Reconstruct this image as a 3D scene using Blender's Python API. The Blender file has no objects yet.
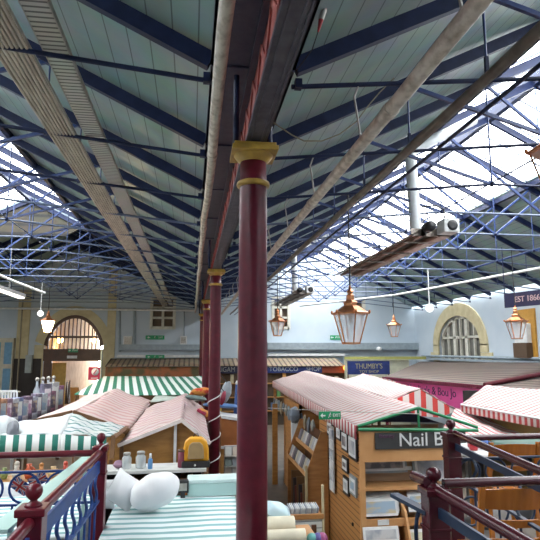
import bpy, math, random
from math import sin, cos, pi, radians, atan2, sqrt
from mathutils import Vector, Matrix
random.seed(7)
scn = bpy.context.scene
# ------------------------------------------------------------------ camera
EYE = 3.3
FPX = 550.0
YAW, PITCH = radians(8.039), radians(8.276)
cam = bpy.data.cameras.new('camera'); cam_ob = bpy.data.objects.new('camera', cam)
scn.collection.objects.link(cam_ob); scn.camera = cam_ob
cam.sensor_width = 36; cam.lens = 36 * FPX / 540; cam.clip_start = 0.05; cam.clip_end = 300
cam_ob.location = (0, 0, EYE); cam_ob.rotation_euler = (pi/2 + PITCH, 0, -YAW)
# ------------------------------------------------------------------ light
w = bpy.data.worlds.new('world'); scn.world = w; w.use_nodes = True
bg = w.node_tree.nodes['Background']; bg.inputs[0].default_value = (0.95, 0.98, 1.0, 1); bg.inputs[1].default_value = 7.5
sun = bpy.data.lights.new('sun', 'SUN'); sun.energy = 0.9; sun.angle = radians(40); sun.color = (1, .98, .95)
so = bpy.data.objects.new('sun', sun); scn.collection.objects.link(so); so.rotation_euler = (radians(18), radians(10), 0)
def area(name, loc, sx, sy, energy, rot=(0, 0, 0), col=(1, 1, 1), portal=False):
    l = bpy.data.lights.new(name, 'AREA'); l.shape = 'RECTANGLE'; l.size = sx; l.size_y = sy; l.energy = energy; l.color = col
    if portal: l.cycles.is_portal = True
    o = bpy.data.objects.new(name, l); scn.collection.objects.link(o); o.location = loc; o.rotation_euler = rot
    return o
SL = math.atan(.5)
# daylight through the four strips of roof glazing: sampling portals lying on the glass
for nm, cx in (('a', -4.30), ('b', -6.05), ('c', 5.12), ('d', 6.88)):
    s = -1 if nm in 'bd' else 1
    if nm in 'a': s = 1
    area('portal_' + nm, (cx, 12.5 if cx > 0 else 7.7, 3.3 + 4.30), 2.0, 30 if cx > 0 else 20.6, 1, (0, -SL * (1 if nm in 'cb' else -1), 0), portal=True)
scn.view_settings.view_transform = 'Standard'; scn.view_settings.look = 'None'
scn.view_settings.exposure = 0.85; scn.view_settings.gamma = 1; scn.view_settings.use_curve_mapping = False

# ------------------------------------------------------------------ measuring helpers (camera pinhole -> point on a known plane)
_f = Vector((sin(YAW)*cos(PITCH), cos(YAW)*cos(PITCH), sin(PITCH))); _r = Vector((cos(YAW), -sin(YAW), 0)); _u = _r.cross(_f)
def ray(x, y): return _f + _r*((x-270)/FPX) + _u*((270-y)/FPX)
def atY(x, y, Y): d = ray(x, y); return Vector((d.x*Y/d.y, Y, EYE + d.z*Y/d.y))
def atX(x, y, X): d = ray(x, y); return Vector((X, d.y*X/d.x, EYE + d.z*X/d.x))
def atZ(x, y, Z): d = ray(x, y); t = (Z-EYE)/d.z; return Vector((d.x*t, d.y*t, Z))

# ------------------------------------------------------------------ materials
MATS = {}
def newmat(name):
    m = bpy.data.materials.new(name); m.use_nodes = True; nt = m.node_tree
    return m, nt, nt.nodes['Principled BSDF']
def setp(b, **k):
    for kk, v in k.items():
        kk = {'rough': 'Roughness', 'metal': 'Metallic', 'trans': 'Transmission Weight', 'spec': 'Specular IOR Level', 'coat': 'Coat Weight', 'ior': 'IOR', 'sss': 'Subsurface Weight', 'alpha': 'Alpha'}[kk]
        b.inputs[kk].default_value = v
def c4(c): return (c[0], c[1], c[2], 1)
def N(nt, t, **props):
    n = nt.nodes.new(t)
    for k, v in props.items(): setattr(n, k, v)
    return n
def mottled(nt, c1, c2, scale, detail=4, lo=.35, hi=.65, stretch=(1, 1, 1)):
    tc = N(nt, 'ShaderNodeTexCoord'); mp = N(nt, 'ShaderNodeMapping'); mp.inputs['Scale'].default_value = stretch
    nz = N(nt, 'ShaderNodeTexNoise'); nz.inputs['Scale'].default_value = scale; nz.inputs['Detail'].default_value = detail
    cr = N(nt, 'ShaderNodeValToRGB'); cr.color_ramp.elements[0].position = lo; cr.color_ramp.elements[1].position = hi
    cr.color_ramp.elements[0].color = c4(c1); cr.color_ramp.elements[1].color = c4(c2)
    nt.links.new(tc.outputs['Object'], mp.inputs[0]); nt.links.new(mp.outputs[0], nz.inputs['Vector']); nt.links.new(nz.outputs['Fac'], cr.inputs[0])
    return cr.outputs[0], nz.outputs['Fac']
def mat(name, c1, c2=None, scale=6, bump=0.0, stretch=(1, 1, 1), lo=.35, hi=.65, **k):
    if name in MATS: return MATS[name]
    m, nt, b = newmat(name); c2 = c2 or tuple(x*.82 for x in c1)
    col, fac = mottled(nt, c1, c2, scale, 4, lo, hi, stretch)
    nt.links.new(col, b.inputs['Base Color'])
    if bump:
        bp = N(nt, 'ShaderNodeBump'); bp.inputs['Strength'].default_value = bump; bp.inputs['Distance'].default_value = .01
        nt.links.new(fac, bp.inputs['Height']); nt.links.new(bp.outputs[0], b.inputs['Normal'])
    setp(b, **({'rough': .6} | k)); MATS[name] = m; return m
def striped(name, ca, cb, direction, period, duty=.5, third=None, wear=.12, phase=0, **k):
    """stripes across `direction` (object space), cb where fract < duty"""
    if name in MATS: return MATS[name]
    m, nt, b = newmat(name)
    tc = N(nt, 'ShaderNodeTexCoord'); dt = N(nt, 'ShaderNodeVectorMath', operation='DOT_PRODUCT')
    d = Vector(direction).normalized()/period; dt.inputs[1].default_value = d
    nt.links.new(tc.outputs['Object'], dt.inputs[0])
    ad = N(nt, 'ShaderNodeMath', operation='ADD'); ad.inputs[1].default_value = phase; nt.links.new(dt.outputs['Value'], ad.inputs[0])
    fr = N(nt, 'ShaderNodeMath', operation='FRACT'); nt.links.new(ad.outputs[0], fr.inputs[0])
    lt = N(nt, 'ShaderNodeMath', operation='LESS_THAN'); lt.inputs[1].default_value = duty; nt.links.new(fr.outputs[0], lt.inputs[0])
    mx = N(nt, 'ShaderNodeMix', data_type='RGBA'); mx.inputs[6].default_value = c4(ca); mx.inputs[7].default_value = c4(cb)
    nt.links.new(lt.outputs[0], mx.inputs[0]); out = mx.outputs[2]
    nz = N(nt, 'ShaderNodeTexNoise'); nz.inputs['Scale'].default_value = 3.0; nz.inputs['Detail'].default_value = 5
    nt.links.new(tc.outputs['Object'], nz.inputs['Vector'])
    m2 = N(nt, 'ShaderNodeMix', data_type='RGBA', blend_type='MULTIPLY'); m2.inputs[0].default_value = wear
    nt.links.new(out, m2.inputs[6]); nt.links.new(nz.outputs['Color'], m2.inputs[7]); nt.links.new(m2.outputs[2], b.inputs['Base Color'])
    setp(b, **({'rough': .75} | k)); MATS[name] = m; return m
def glassy(name, col=(.95, .97, .98), alpha=.25, rough=.1):
    if name in MATS: return MATS[name]
    m, nt, b = newmat(name); setp(b, rough=rough, alpha=alpha); b.inputs['Base Color'].default_value = c4(col)
    MATS[name] = m; return m
def glow(name, col, strength):
    if name in MATS: return MATS[name]
    m, nt, b = newmat(name); b.inputs['Base Color'].default_value = c4(col)
    b.inputs['Emission Color'].default_value = c4(col); b.inputs['Emission Strength'].default_value = strength
    MATS[name] = m; return m

M_board = striped('roof_board', (.34, .47, .45), (.11, .16, .155), (1, 0, 0), .19, .055, wear=.55, rough=.45)
M_navy = mat('navy_iron', (.005, .011, .042), (.009, .018, .062), 9, rough=.5, spec=.3)
M_blue = mat('blue_iron', (.020, .045, .14), (.032, .062, .19), 9, rough=.4, spec=.4)
M_girder = mat('girder_iron', (.022, .028, .060), (.05, .052, .085), 14, rough=.4, spec=.7)
M_redlead = mat('red_web', (.18, .02, .02), (.33, .06, .04), 10, rough=.5)
M_maroon = mat('maroon_paint', (.105, .008, .018), (.075, .006, .014), 12, bump=.25, rough=.3, spec=.4)
M_gold = mat('gold_paint', (.50, .31, .05), (.36, .21, .04), 14, rough=.35)
M_cream_pipe = mat('cream_pipe', (.66, .61, .52), (.30, .25, .19), 7, stretch=(2.5, 1.6, 2.5), lo=.42, hi=.72, rough=.42)
M_brown_pipe = mat('brown_pipe', (.17, .155, .13), (.10, .085, .07), 8, rough=.45)
M_galv = mat('galvanised', (.50, .48, .44), (.32, .30, .27), 12, rough=.5, metal=.25)
M_cable = striped('cable_run', (.33, .31, .27), (.17, .155, .13), (1, 0, 0), .034, .35, wear=.5)
M_perf = striped('perforated_tray', (.58, .57, .52), (.16, .16, .15), (0, 1, 0), .055, .35, wear=.3)
M_white_duct = mat('white_duct', (.78, .82, .84), rough=.35)
M_heater = mat('heater_hood', (.36, .31, .27), (.30, .25, .21), 5, rough=.35, metal=.55)
M_copper = mat('copper', (.62, .27, .12), (.45, .17, .07), 9, rough=.28, metal=.9)
M_black = mat('black_metal', (.02, .02, .022), rough=.5)
M_dark = mat('dark_interior', (.03, .026, .025), rough=.8)
M_lampglass = glassy('lamp_glass', (.85, .87, .88), .32, .15)
M_skyglass = glassy('roof_glass', (.8, .9, .95), .10, .05)
M_white = mat('white_paint', (.74, .75, .74), rough=.5)
M_globe = glow('opal_globe', (1, .98, .95), 1.3)
M_wall = mat('pale_blue_wall', (.50, .57, .63), (.45, .53, .60), 1.1, rough=.8, bump=.2)
M_cream = mat('cream_stone', (.60, .53, .33), (.50, .43, .26), 3, rough=.8, bump=.3)
M_greyblue = mat('grey_service_pipe', (.30, .36, .40), rough=.6)
M_concrete = mat('floor_flags', (.12, .095, .07), (.08, .065, .05), 2.5, rough=.55)
M_ochre = mat('ochre_wood', (.42, .21, .055), (.30, .14, .035), 5, stretch=(1, 1, 4), rough=.5)
M_wood = mat('pine_panel', (.47, .225, .075), (.36, .16, .05), 3, stretch=(1, 1, 7), rough=.45)
M_woodf = mat('pine_fascia', (.62, .33, .14), (.52, .26, .10), 3, stretch=(1, 6, 1), rough=.45)
M_slat = striped('slatwall_wood', (.50, .235, .075), (.13, .055, .02), (0, 0, 1), .085, .16, rough=.5)
M_slatw = striped('slatwall_white', (.68, .68, .64), (.22, .22, .21), (0, 0, 1), .085, .13, rough=.5)
M_dkwood = mat('dark_wood', (.10, .045, .022), (.07, .03, .015), 4, rough=.4)
M_brownfr = mat('brown_frame', (.20, .10, .045), rough=.6)
M_corr = striped('corrugated_roof', (.30, .215, .165), (.14, .10, .08), (0, 1, 0), .15, .4, wear=.5, rough=.7)
M_corrx = striped('corrugated_valance', (.36, .27, .18), (.12, .085, .06), (1, 0, 0), .22, .35, wear=.5, rough=.7)
M_pinkst = striped('pink_stripe_canvas', (.62, .49, .46), (.55, .32, .30), (0, 1, 0), .34, .45, wear=.22)
M_pinkst2 = striped('pink_stripe_canvas_b', (.62, .50, .48), (.54, .32, .31), (.45, 1, 0), .30, .4, wear=.22)
M_redwh = striped('red_white_canvas', (.50, .45, .43), (.42, .185, .18), (0, 1, 0), .17, .34, wear=.10)
M_redwhx = striped('red_white_gable', (.66, .60, .57), (.62, .06, .05), (1, 0, 0), .24, .45, wear=.10)
M_redwhv = striped('red_white_valance', (.78, .72, .68), (.48, .09, .10), (0, 1, 0), .17, .5, wear=.15)
M_redwhd = striped('red_white_diagonal', (.46, .43, .41), (.40, .07, .08), (1, .32, 0), .17, .36, wear=.1)
M_greenx = striped('green_white_canvas', (.75, .80, .76), (.03, .20, .12), (1, .12, 0), .235, .48, wear=.1)
M_greenv = striped('green_white_valance', (.78, .82, .79), (.015, .17, .13), (1, 0, 0), .150, .46, wear=.06, phase=.3)
M_greent = striped('green_white_tarp', (.62, .66, .65), (.10, .24, .23), (.4, 1, 0), .25, .26, wear=.25)
M_greenc = striped('pale_green_counter', (.80, .86, .86), (.24, .46, .46), (0, 1, 0), .125, .42, wear=.06)
M_whitecl = mat('white_cloth', (.66, .68, .68), (.56, .60, .61), 3, bump=.3, rough=.85)
M_cushion = mat('white_cushion', (.84, .84, .84), (.76, .77, .79), 4, bump=.3, rough=.85)
M_mint = mat('mint_board', (.44, .64, .58), (.38, .58, .53), 3, rough=.5)
M_mintbox = mat('mint_box', (.45, .64, .61), (.42, .60, .57), 3, rough=.6)
M_balred = mat('balustrade_maroon', (.060, .006, .013), (.045, .005, .010), 10, rough=.25, spec=.4, coat=.1)
M_balredl = mat('balustrade_crimson', (.125, .008, .018), (.10, .007, .014), 10, rough=.3, spec=.4)
M_balblue = mat('balustrade_blue', (.014, .055, .22), (.012, .042, .17), 8, spec=.3, rough=.45)
M_balnavy = mat('balustrade_navy', (.010, .020, .045), (.018, .032, .065), 8, rough=.4, spec=.35)
M_chair = mat('chair_wood', (.46, .15, .018), (.34, .10, .012), 3, stretch=(7, 1, 1), rough=.25, coat=.35)
M_green = mat('green_frame', (.02, .22, .09), rough=.4)
M_exit = mat('exit_green', (.01, .30, .12), rough=.5)
M_pink = mat('pink_fascia', (.85, .13, .40), (.78, .11, .36), 4, rough=.5)
M_blueSign = mat('blue_sign', (.018, .035, .16), (.012, .026, .12), 5, rough=.4)
M_navySign = mat('navy_sign', (.02, .02, .055), rough=.4)
M_goldtxt = mat('gold_lettering', (.40, .36, .20), rough=.4)
M_signdark = mat('sign_charcoal', (.05, .05, .05), rough=.4)
M_orange = mat('orange_plastic', (.75, .26, .02), rough=.35)
M_yellow = mat('yellow_fabric', (.85, .42, .03), (.75, .34, .02), 6, rough=.5)
M_brick = mat('rust_mural', (.34, .11, .04), (.10, .09, .04), 2.2, lo=.4, hi=.6, rough=.7)
M_print = mat('print_paper', (.62, .64, .66), (.24, .28, .33), 5, lo=.4, hi=.6, rough=.5)
M_print2 = mat('print_blue', (.26, .36, .48), (.58, .56, .50), 4, lo=.4, hi=.62, rough=.5)
M_redp = mat('red_poster', (.38, .02, .06), rough=.5)
def flat(name, c, **k): return mat(name, c, tuple(x*.85 for x in c), 8, **k)

# ------------------------------------------------------------------ mesh builder
class MB:
    def __init__(s): s.v = []; s.f = []; s.mi = []; s.sm = []; s.m = 0
    def add(s, vs, fs, smooth=False):
        n = len(s.v); s.v += [Vector(p) for p in vs]
        for f in fs: s.f.append([n+i for i in f]); s.mi.append(s.m); s.sm.append(smooth)
        return s
    def box(s, x0, x1, y0, y1, z0, z1):
        return s.add([(x0,y0,z0),(x1,y0,z0),(x1,y1,z0),(x0,y1,z0),(x0,y0,z1),(x1,y0,z1),(x1,y1,z1),(x0,y1,z1)],
                     [(0,3,2,1),(4,5,6,7),(0,1,5,4),(1,2,6,5),(2,3,7,6),(3,0,4,7)])
    def cbox(s, c, sx, sy, sz): return s.box(c[0]-sx/2, c[0]+sx/2, c[1]-sy/2, c[1]+sy/2, c[2]-sz/2, c[2]+sz/2)
    def hexa(s, p):  # 8 points: bottom 4 (ccw), top 4
        return s.add(p, [(0,3,2,1),(4,5,6,7),(0,1,5,4),(1,2,6,5),(2,3,7,6),(3,0,4,7)])
    def bar(s, a, b, wd, hg, up=(0, 0, 1), taper=1):
        a = Vector(a); b = Vector(b); d = (b-a).normalized(); upv = Vector(up)
        if abs(d.dot(upv)) > .98: upv = Vector((0, 1, 0))
        sd = d.cross(upv).normalized()*wd/2; u = sd.cross(d).normalized()*hg/2; t = taper
        return s.hexa([a-sd-u, a+sd-u, b+sd*t-u*t, b-sd*t-u*t, a-sd+u, a+sd+u, b+sd*t+u*t, b-sd*t+u*t])
    def tube(s, pts, r, n=8, caps=True, closed=False):
        pts = [Vector(p) for p in pts]; rs = r if isinstance(r, (list, tuple)) else [r]*len(pts); vs = []; K = len(pts)
        prev = None
        for i, p in enumerate(pts):
            if closed: d = pts[(i+1) % K]-pts[i-1]
            else: d = pts[min(i+1, K-1)]-pts[max(i-1, 0)]
            d.normalize()
            if prev is None:
                a = Vector((0, 0, 1)) if abs(d.z) < .9 else Vector((1, 0, 0)); prev = d.cross(a).normalized()
            u = (prev-d*prev.dot(d)).normalized(); prev = u; v = d.cross(u)
            vs += [p+(u*cos(2*pi*k/n)+v*sin(2*pi*k/n))*rs[i] for k in range(n)]
        fs = []
        for i in range(K if closed else K-1):
            j = (i+1) % K
            for k in range(n): fs.append((i*n+k, i*n+(k+1) % n, j*n+(k+1) % n, j*n+k))
        s.add(vs, fs, True)
        if caps and not closed:
            s.add(vs[:n], [tuple(range(n))[::-1]]); s.add(vs[-n:], [tuple(range(n))])
        return s
    def lathe(s, c, prof, n=20, axis='z', smooth=True, rot=0):
        vs = []; c = Vector(c)
        for r, h in prof:
            for k in range(n):
                a = 2*pi*(k+rot)/n
                vs.append(c+(Vector((r*cos(a), r*sin(a), h)) if axis == 'z' else Vector((r*cos(a), h, r*sin(a))) if axis == 'y' else Vector((h, r*cos(a), r*sin(a)))))
        fs = [(i*n+k, i*n+(k+1) % n, (i+1)*n+(k+1) % n, (i+1)*n+k) for i in range(len(prof)-1) for k in range(n)]
        fs += [tuple(range(n))[::-1], tuple(range((len(prof)-1)*n, len(prof)*n))]
        return s.add(vs, fs, smooth)
    def ball(s, c, r, n=14, sz=1):
        return s.lathe(c, [(max(1e-3, r*sin(pi*i/10)), -r*cos(pi*i/10)*sz) for i in range(11)], n)
    def prism(s, poly, y0, y1, axis='y'):
        """poly of (x,z) extruded in y; or (y,z) extruded in x"""
        n = len(poly); P = (lambda a, b, t: (a, t, b)) if axis == 'y' else (lambda a, b, t: (t, a, b)) if axis == 'x' else (lambda a, b, t: (a, b, t))
        vs = [P(a, b, y0) for a, b in poly]+[P(a, b, y1) for a, b in poly]
        return s.add(vs, [tuple(range(n)), tuple(range(n, 2*n))[::-1]]+[(i, n+i, n+(i+1) % n, (i+1) % n) for i in range(n)])
    def sheet(s, p00, p10, p11, p01, nu=12, nv=8, sag=0.0, th=.012, wr=0.0, seed=0, ripple=0, rip_n=6):
        p00, p10, p11, p01 = map(Vector, (p00, p10, p11, p01)); rnd = random.Random(seed); ph = [rnd.random()*6 for _ in range(6)]
        top = []
        for j in range(nv+1):
            for i in range(nu+1):
                u, v = i/nu, j/nv; p = (p00*(1-u)+p10*u)*(1-v)+(p01*(1-u)+p11*u)*v
                z = -sag*4*u*(1-u)*.5-sag*4*v*(1-v)*.5
                z += wr*(sin(9*u+ph[0]+3*v)+.6*sin(17*v+ph[1]+4*u)+.5*sin(23*u-11*v+ph[2]))*.5
                z += ripple*sin(u*rip_n*2*pi+ph[3])*v
                top.append(p+Vector((0, 0, z)))
        nrm = (p10-p00).cross(p01-p00).normalized()*th
        W = nu+1; n = len(top); vs = top+[p-nrm for p in top]; fs = []
        for j in range(nv):
            for i in range(nu):
                a = j*W+i; fs.append((a, a+1, a+W+1, a+W)); fs.append((n+a, n+a+W, n+a+W+1, n+a+1))
        for i in range(nu): fs.append((i, n+i, n+i+1, i+1)); a = nv*W+i; fs.append((a, a+1, n+a+1, n+a))
        for j in range(nv): a = j*W; fs.append((a, a+W, n+a+W, n+a)); a = j*W+nu; fs.append((a, n+a, n+a+W, a+W))
        return s.add(vs, fs, True)
    def build(s, name, mats, parent=None, bevel=0):
        me = bpy.data.meshes.new(name); off = Vector((0, 0, 0)); p = parent
        while p is not None: off += p.location; p = p.parent
        me.from_pydata([tuple(v-off) for v in s.v], [], s.f)
        for m in (mats if isinstance(mats, (list, tuple)) else [mats]): me.materials.append(m)
        for p_, mi, sm in zip(me.polygons, s.mi, s.sm): p_.material_index = mi; p_.use_smooth = sm
        me.update()
        o = bpy.data.objects.new(name, me); scn.collection.objects.link(o)
        if parent is not None: o.parent = parent
        if bevel:
            b = o.modifiers.new('edge', 'BEVEL'); b.width = bevel; b.segments = 2; b.limit_method = 'ANGLE'
        return o
def tag(o, label=None, cat=None, group=None, kind=None):
    if label: o['label'] = label
    if cat: o['category'] = cat
    if group: o['group'] = group
    if kind: o['kind'] = kind
    return o
def thing(name, loc, label, cat, group=None):
    e = bpy.data.objects.new(name, None); scn.collection.objects.link(e); e.location = loc; e.empty_display_size = .1
    return tag(e, label, cat, group)
def struct(name, mb, m): return tag(mb.build(name, m), kind='structure')
def copy_tree(o, parent=None):
    c = o.copy(); scn.collection.objects.link(c); c.parent = parent
    for ch in list(o.children): copy_tree(ch, c)
    return c
def words_mesh(body, name, loc, size, m, parent, rot=(pi/2, 0, 0), align='CENTER', ext=.006, sx=1.0, label=None):
    """lettering as a mesh child"""
    cu = bpy.data.curves.new(name, 'FONT'); cu.body = body; cu.size = size; cu.extrude = ext; cu.align_x = align; cu.align_y = 'CENTER'
    t = bpy.data.objects.new(name+'_c', cu); scn.collection.objects.link(t); bpy.context.view_layer.update()
    me = bpy.data.meshes.new_from_object(t.evaluated_get(bpy.context.evaluated_depsgraph_get()))
    bpy.data.objects.remove(t); me.materials.clear(); me.materials.append(m); me.transform(Matrix.Diagonal((sx, 1, 1, 1)))
    o = bpy.data.objects.new(name, me); scn.collection.objects.link(o); off = Vector((0, 0, 0)); p = parent
    while p is not None: off += p.location; p = p.parent
    o.parent = parent; o.location = Vector(loc)-off; o.rotation_euler = rot
    if label: o['label'] = label
    return o
ORD = ['first', 'second', 'third', 'fourth', 'fifth', 'sixth', 'seventh', 'eighth', 'ninth', 'tenth', 'eleventh', 'twelfth', 'thirteenth', 'fourteenth', 'fifteenth', 'sixteenth', 'seventeenth', 'eighteenth']

# ================================================================== SETTING
YN, YF = -2.6, 27.2            # near and far ends of the hall
XL, XR = -10.6, 11.4           # side walls
GL, GR, GC = .10, .72, .41     # valley gutter
H = EYE
struct('floor', MB().box(XL-.3, XR+.3, YN, 46, -.12, 0), M_concrete)

# roof boards + glazing, one bay each side of the valley
def bay(sg):
    """sg=+1: bay beyond the gutter towards +x; returns function lateral distance -> (x)"""
    e = GR if sg > 0 else GL
    return lambda u: e + sg*u
WB = 10.56                      # gutter edge to side wall
RZ = 5.49                       # board height at eaves
def bz(u): return RZ + .5*min(u, WB-u)
GU0 = 3.5
for sg, nm in ((1, 'b'), (-1, 'a')):
    X = bay(sg)
    for k, (u0, u1) in enumerate(((0, GU0), (WB-GU0, WB))):
        mb = MB(); a, b = (u0, u1)
        mb.hexa([(X(a), YN, bz(a)), (X(b), YN, bz(b)), (X(b), YF, bz(b)), (X(a), YF, bz(a)),
                 (X(a), YN, bz(a)+.05), (X(b), YN, bz(b)+.05), (X(b), YF, bz(b)+.05), (X(a), YF, bz(a)+.05)])
        struct('ceiling', mb, M_board)
    GE = YF if sg > 0 else 18.0        # the glazing stops short of the far end over the arched-doorway aisle
    if GE < YF:
        mb = MB()
        for a, b in ((GU0, WB/2), (WB/2, WB-GU0)):
            mb.hexa([(X(a), GE, bz(a)), (X(b), GE, bz(b)), (X(b), YF, bz(b)), (X(a), YF, bz(a)), (X(a), GE, bz(a)+.05), (X(b), GE, bz(b)+.05), (X(b), YF, bz(b)+.05), (X(a), YF, bz(a)+.05)])
        struct('ceiling', mb, M_board)
        cxr = X(WB/2); mb = MB(); mb.prism([(cxr-1.7, bz(WB/2-1.7)-.02), (cxr-1.1, 6.9), (cxr+1.1, 6.9), (cxr+1.7, bz(WB/2-1.7)-.02), (cxr, bz(WB/2)-.02)], GE, GE+.05)
        struct('wall_vent_gable', mb, striped('vent_louvres', (.05, .042, .026), (.012, .012, .012), (0, 0, 1), .30, .3, wear=.5))
    for k, (u0, u1) in enumerate(((GU0, WB/2), (WB/2, WB-GU0))):
        mb = MB(); a, b = u0, u1
        mb.hexa([(X(a), YN, bz(a)+.02), (X(b), YN, bz(b)+.02), (X(b), GE, bz(b)+.02), (X(a), GE, bz(a)+.02),
                 (X(a), YN, bz(a)+.026), (X(b), YN, bz(b)+.026), (X(b), GE, bz(b)+.026), (X(a), GE, bz(a)+.026)])
        wn = struct('window_%d' % (k+1 if sg > 0 else k+3), mb, M_skyglass)
        gb = MB(); y = YN
        while y < GE:
            gb.bar((X(a), y, bz(a)-.01), (X(b), y, bz(b)-.01), .022, .03); y += .7875
        o = gb.build('glazing_bars', mat('glazing_bar_paint', (.12, .14, .2), rough=.5)); o.parent = wn
    rb = MB(); rb.box(X(WB/2)-.06, X(WB/2)+.06, YN, YF, bz(WB/2)-.16, bz(WB/2)+.06); struct('trim_%d' % (1 if sg > 0 else 2), rb, M_navy)
    for q, u in enumerate((GU0-.06, WB-GU0+.06)):
        pb = MB(); pb.box(X(u)-.04, X(u)+.04, YN, YF, bz(u)-.12, bz(u)); struct('trim_%d' % (3+q+(2 if sg > 0 else 0)), pb, M_navy)
# ---------- walls
def rect_holes(mb, x0, x1, z0, z1, y0, y1, holes):
    xs = sorted({x0, x1, *[h[0] for h in holes], *[h[1] for h in holes]}); 
    for a, b in zip(xs, xs[1:]):
        cuts = sorted([(h[2], h[3]) for h in holes if h[0] <= a+1e-6 and h[1] >= b-1e-6]); z = z0
        for c, d in cuts:
            if c > z: mb.box(a, b, y0, y1, z, c)
            z = d
        if z < z1: mb.box(a, b, y0, y1, z, z1)
AX0, AX1 = atY(43, 360, YF).x, atY(103, 360, YF).x; AXC = (AX0+AX1)/2
ASP, AAP = atY(73, 345, YF).z, atY(73, 315, YF).z     # arch spring and apex heights
def arch_half(n=10):
    """pointed arch outline from the spring at AX0 up to the apex, as (x, z)"""
    wd = AXC-AX0; hh = AAP-ASP; out = []
    for i in range(n+1):
        t = i/n; out.append((AX0+wd*(1-cos(t*pi/2)**1.0)*(.0)+wd*(t**1.35), ASP+hh*sin(t*pi/2)**.9))
    return out
mb = MB(); TOP = 5.5
wins = []
for (a, b, c, d) in ((152, 174, 298, 328), (273, 289, 297, 328), (355, 364, 298, 309)):
    p, q = atY(a, c, YF), atY(b, d, YF); wins.append((p.x, q.x, q.z, min(p.z, 5.9)))
rect_holes(mb, XL-.3, XR+.3, 0, 6.0, YF, YF+.35, [(AX0, AX1, 0, AAP)]+wins)
for sg in (1, -1):                                   # gables
    X = bay(sg); mb.prism([(X(0), 6.0), (X(1.0), 6.0), (X(WB/2), bz(WB/2)), (X(WB-1.0), 6.0), (X(WB), 6.0), (X(WB), 5.99), (X(0), 5.99)], YF, YF+.35)
# pointed head of the arch: fill between the rectangular hole and the curve
hf = arch_half()
for s in (1, -1):
    for (xa, za), (xb, zb) in zip(hf, hf[1:]):
        if s < 0: xa, xb = 2*AXC-xa, 2*AXC-xb
        mb.prism([(xa, za), (xb, zb), (xb, AAP), (xa, AAP)], YF, YF+.35)
struct('wall_far', mb, M_wall)
# side wall with round headed window opening (outline measured on the wall plane)
SW = [atX(x, y, XR) for x, y in ((440, 360), (441, 335), (449, 322), (464, 315), (475, 322), (481, 338), (482, 360))]
wy0, wy1 = min(p.y for p in SW), max(p.y for p in SW); wz0, wz1 = SW[0].z-.05, max(p.z for p in SW)
mb = MB()
def wallx(mb, x0, x1, y0, y1, z0, z1, hole):
    a, b, c, d = hole
    mb.box(x0, x1, y0, a, z0, z1); mb.box(x0, x1, b, y1, z0, z1); mb.box(x0, x1, a, b, z0, c); mb.box(x0, x1, a, b, d, z1)
wallx(mb, XR, XR+.35, YN, YF, 0, 5.55, (wy0, wy1, wz0, wz1))
WC = (wy0+wy1)/2; WH = (wy1-wy0)/2
def wcurve(n=20, r=1.0, off=0.0):
    hs = wz1-(wz0+.7)
    return [(WC+(WH+off)*cos(pi*i/n), wz0+.7+(hs+off)*sin(pi*i/n)) for i in range(n+1)]
cv = wcurve()
for (ya, za), (yb, zb) in zip(cv, cv[1:]):
    mb.prism([(ya, za), (yb, zb), (yb, wz1), (ya, wz1)], XR, XR+.35, 'x')
struct('wall_side', mb, M_wall)
mb = MB(); co = wcurve(20, 1, .55); ci = wcurve(20)          # cream stone surround
for i in range(20): mb.prism([ci[i], ci[i+1], co[i+1], co[i]], XR-.06, XR+.02, 'x')
for s in (0, 20):
    yy = ci[s][0]; sg = 1 if s == 0 else -1
    for k in range(4):
        ext = .55 if k % 2 else .85
        a, b = sorted((yy, yy+sg*ext)); mb.box(XR-.06, XR+.02, a, b, wz0-.6+k*.34, wz0-.6+(k+1)*.34-.01)
struct('trim_7', mb, M_cream)
mb = MB(); mb.box(XR+.2, XR+.22, wy0, wy1, wz0, wz1); wd = struct('window_5', mb, mat('dusty_pane', (.10, .10, .085), (.16, .16, .14), 2, rough=.6))
mb = MB()
for t in (.03, .19, .36, .5, .64, .81, .97):
    y = wy0+(wy1-wy0)*t; wdt = .24 if t in (.36, .64) else .08; hh = wz0+.7+(wz1-wz0-.7)*sqrt(max(0, 1-((y-WC)/WH)**2)); mb.box(XR+.08, XR+.18, y-wdt/2, y+wdt/2, wz0, hh+.02)
mb.box(XR+.08, XR+.18, wy0, wy1, wz0+1.0, wz0+1.1); mb.box(XR+.05, XR+.18, wy0, wy1, wz0, wz0+.12)
cw = wcurve(20, 1, -.12)
for i in range(20): mb.prism([cw[i], cw[i+1], ci[i+1], ci[i]], XR+.08, XR+.19, 'x')
o = mb.build('window_frame', mat('cream_sash', (.66, .64, .55), rough=.5)); o.parent = wd
struct('wall_opposite', MB().box(XL-.35, XL, YN, YF, 0, 5.55), M_wall)
mb = MB(); mb.box(XL-.3, XR+.3, YN-.3, YN, 0, 6.0)
for sg in (1, -1):
    X = bay(sg); mb.prism([(X(0), 6.0), (X(1.0), 6.0), (X(WB/2), bz(WB/2)), (X(WB-1.0), 6.0), (X(WB), 6.0), (X(WB), 5.99), (X(0), 5.99)], YN-.3, YN)
struct('wall_behind', mb, M_wall)
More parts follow.
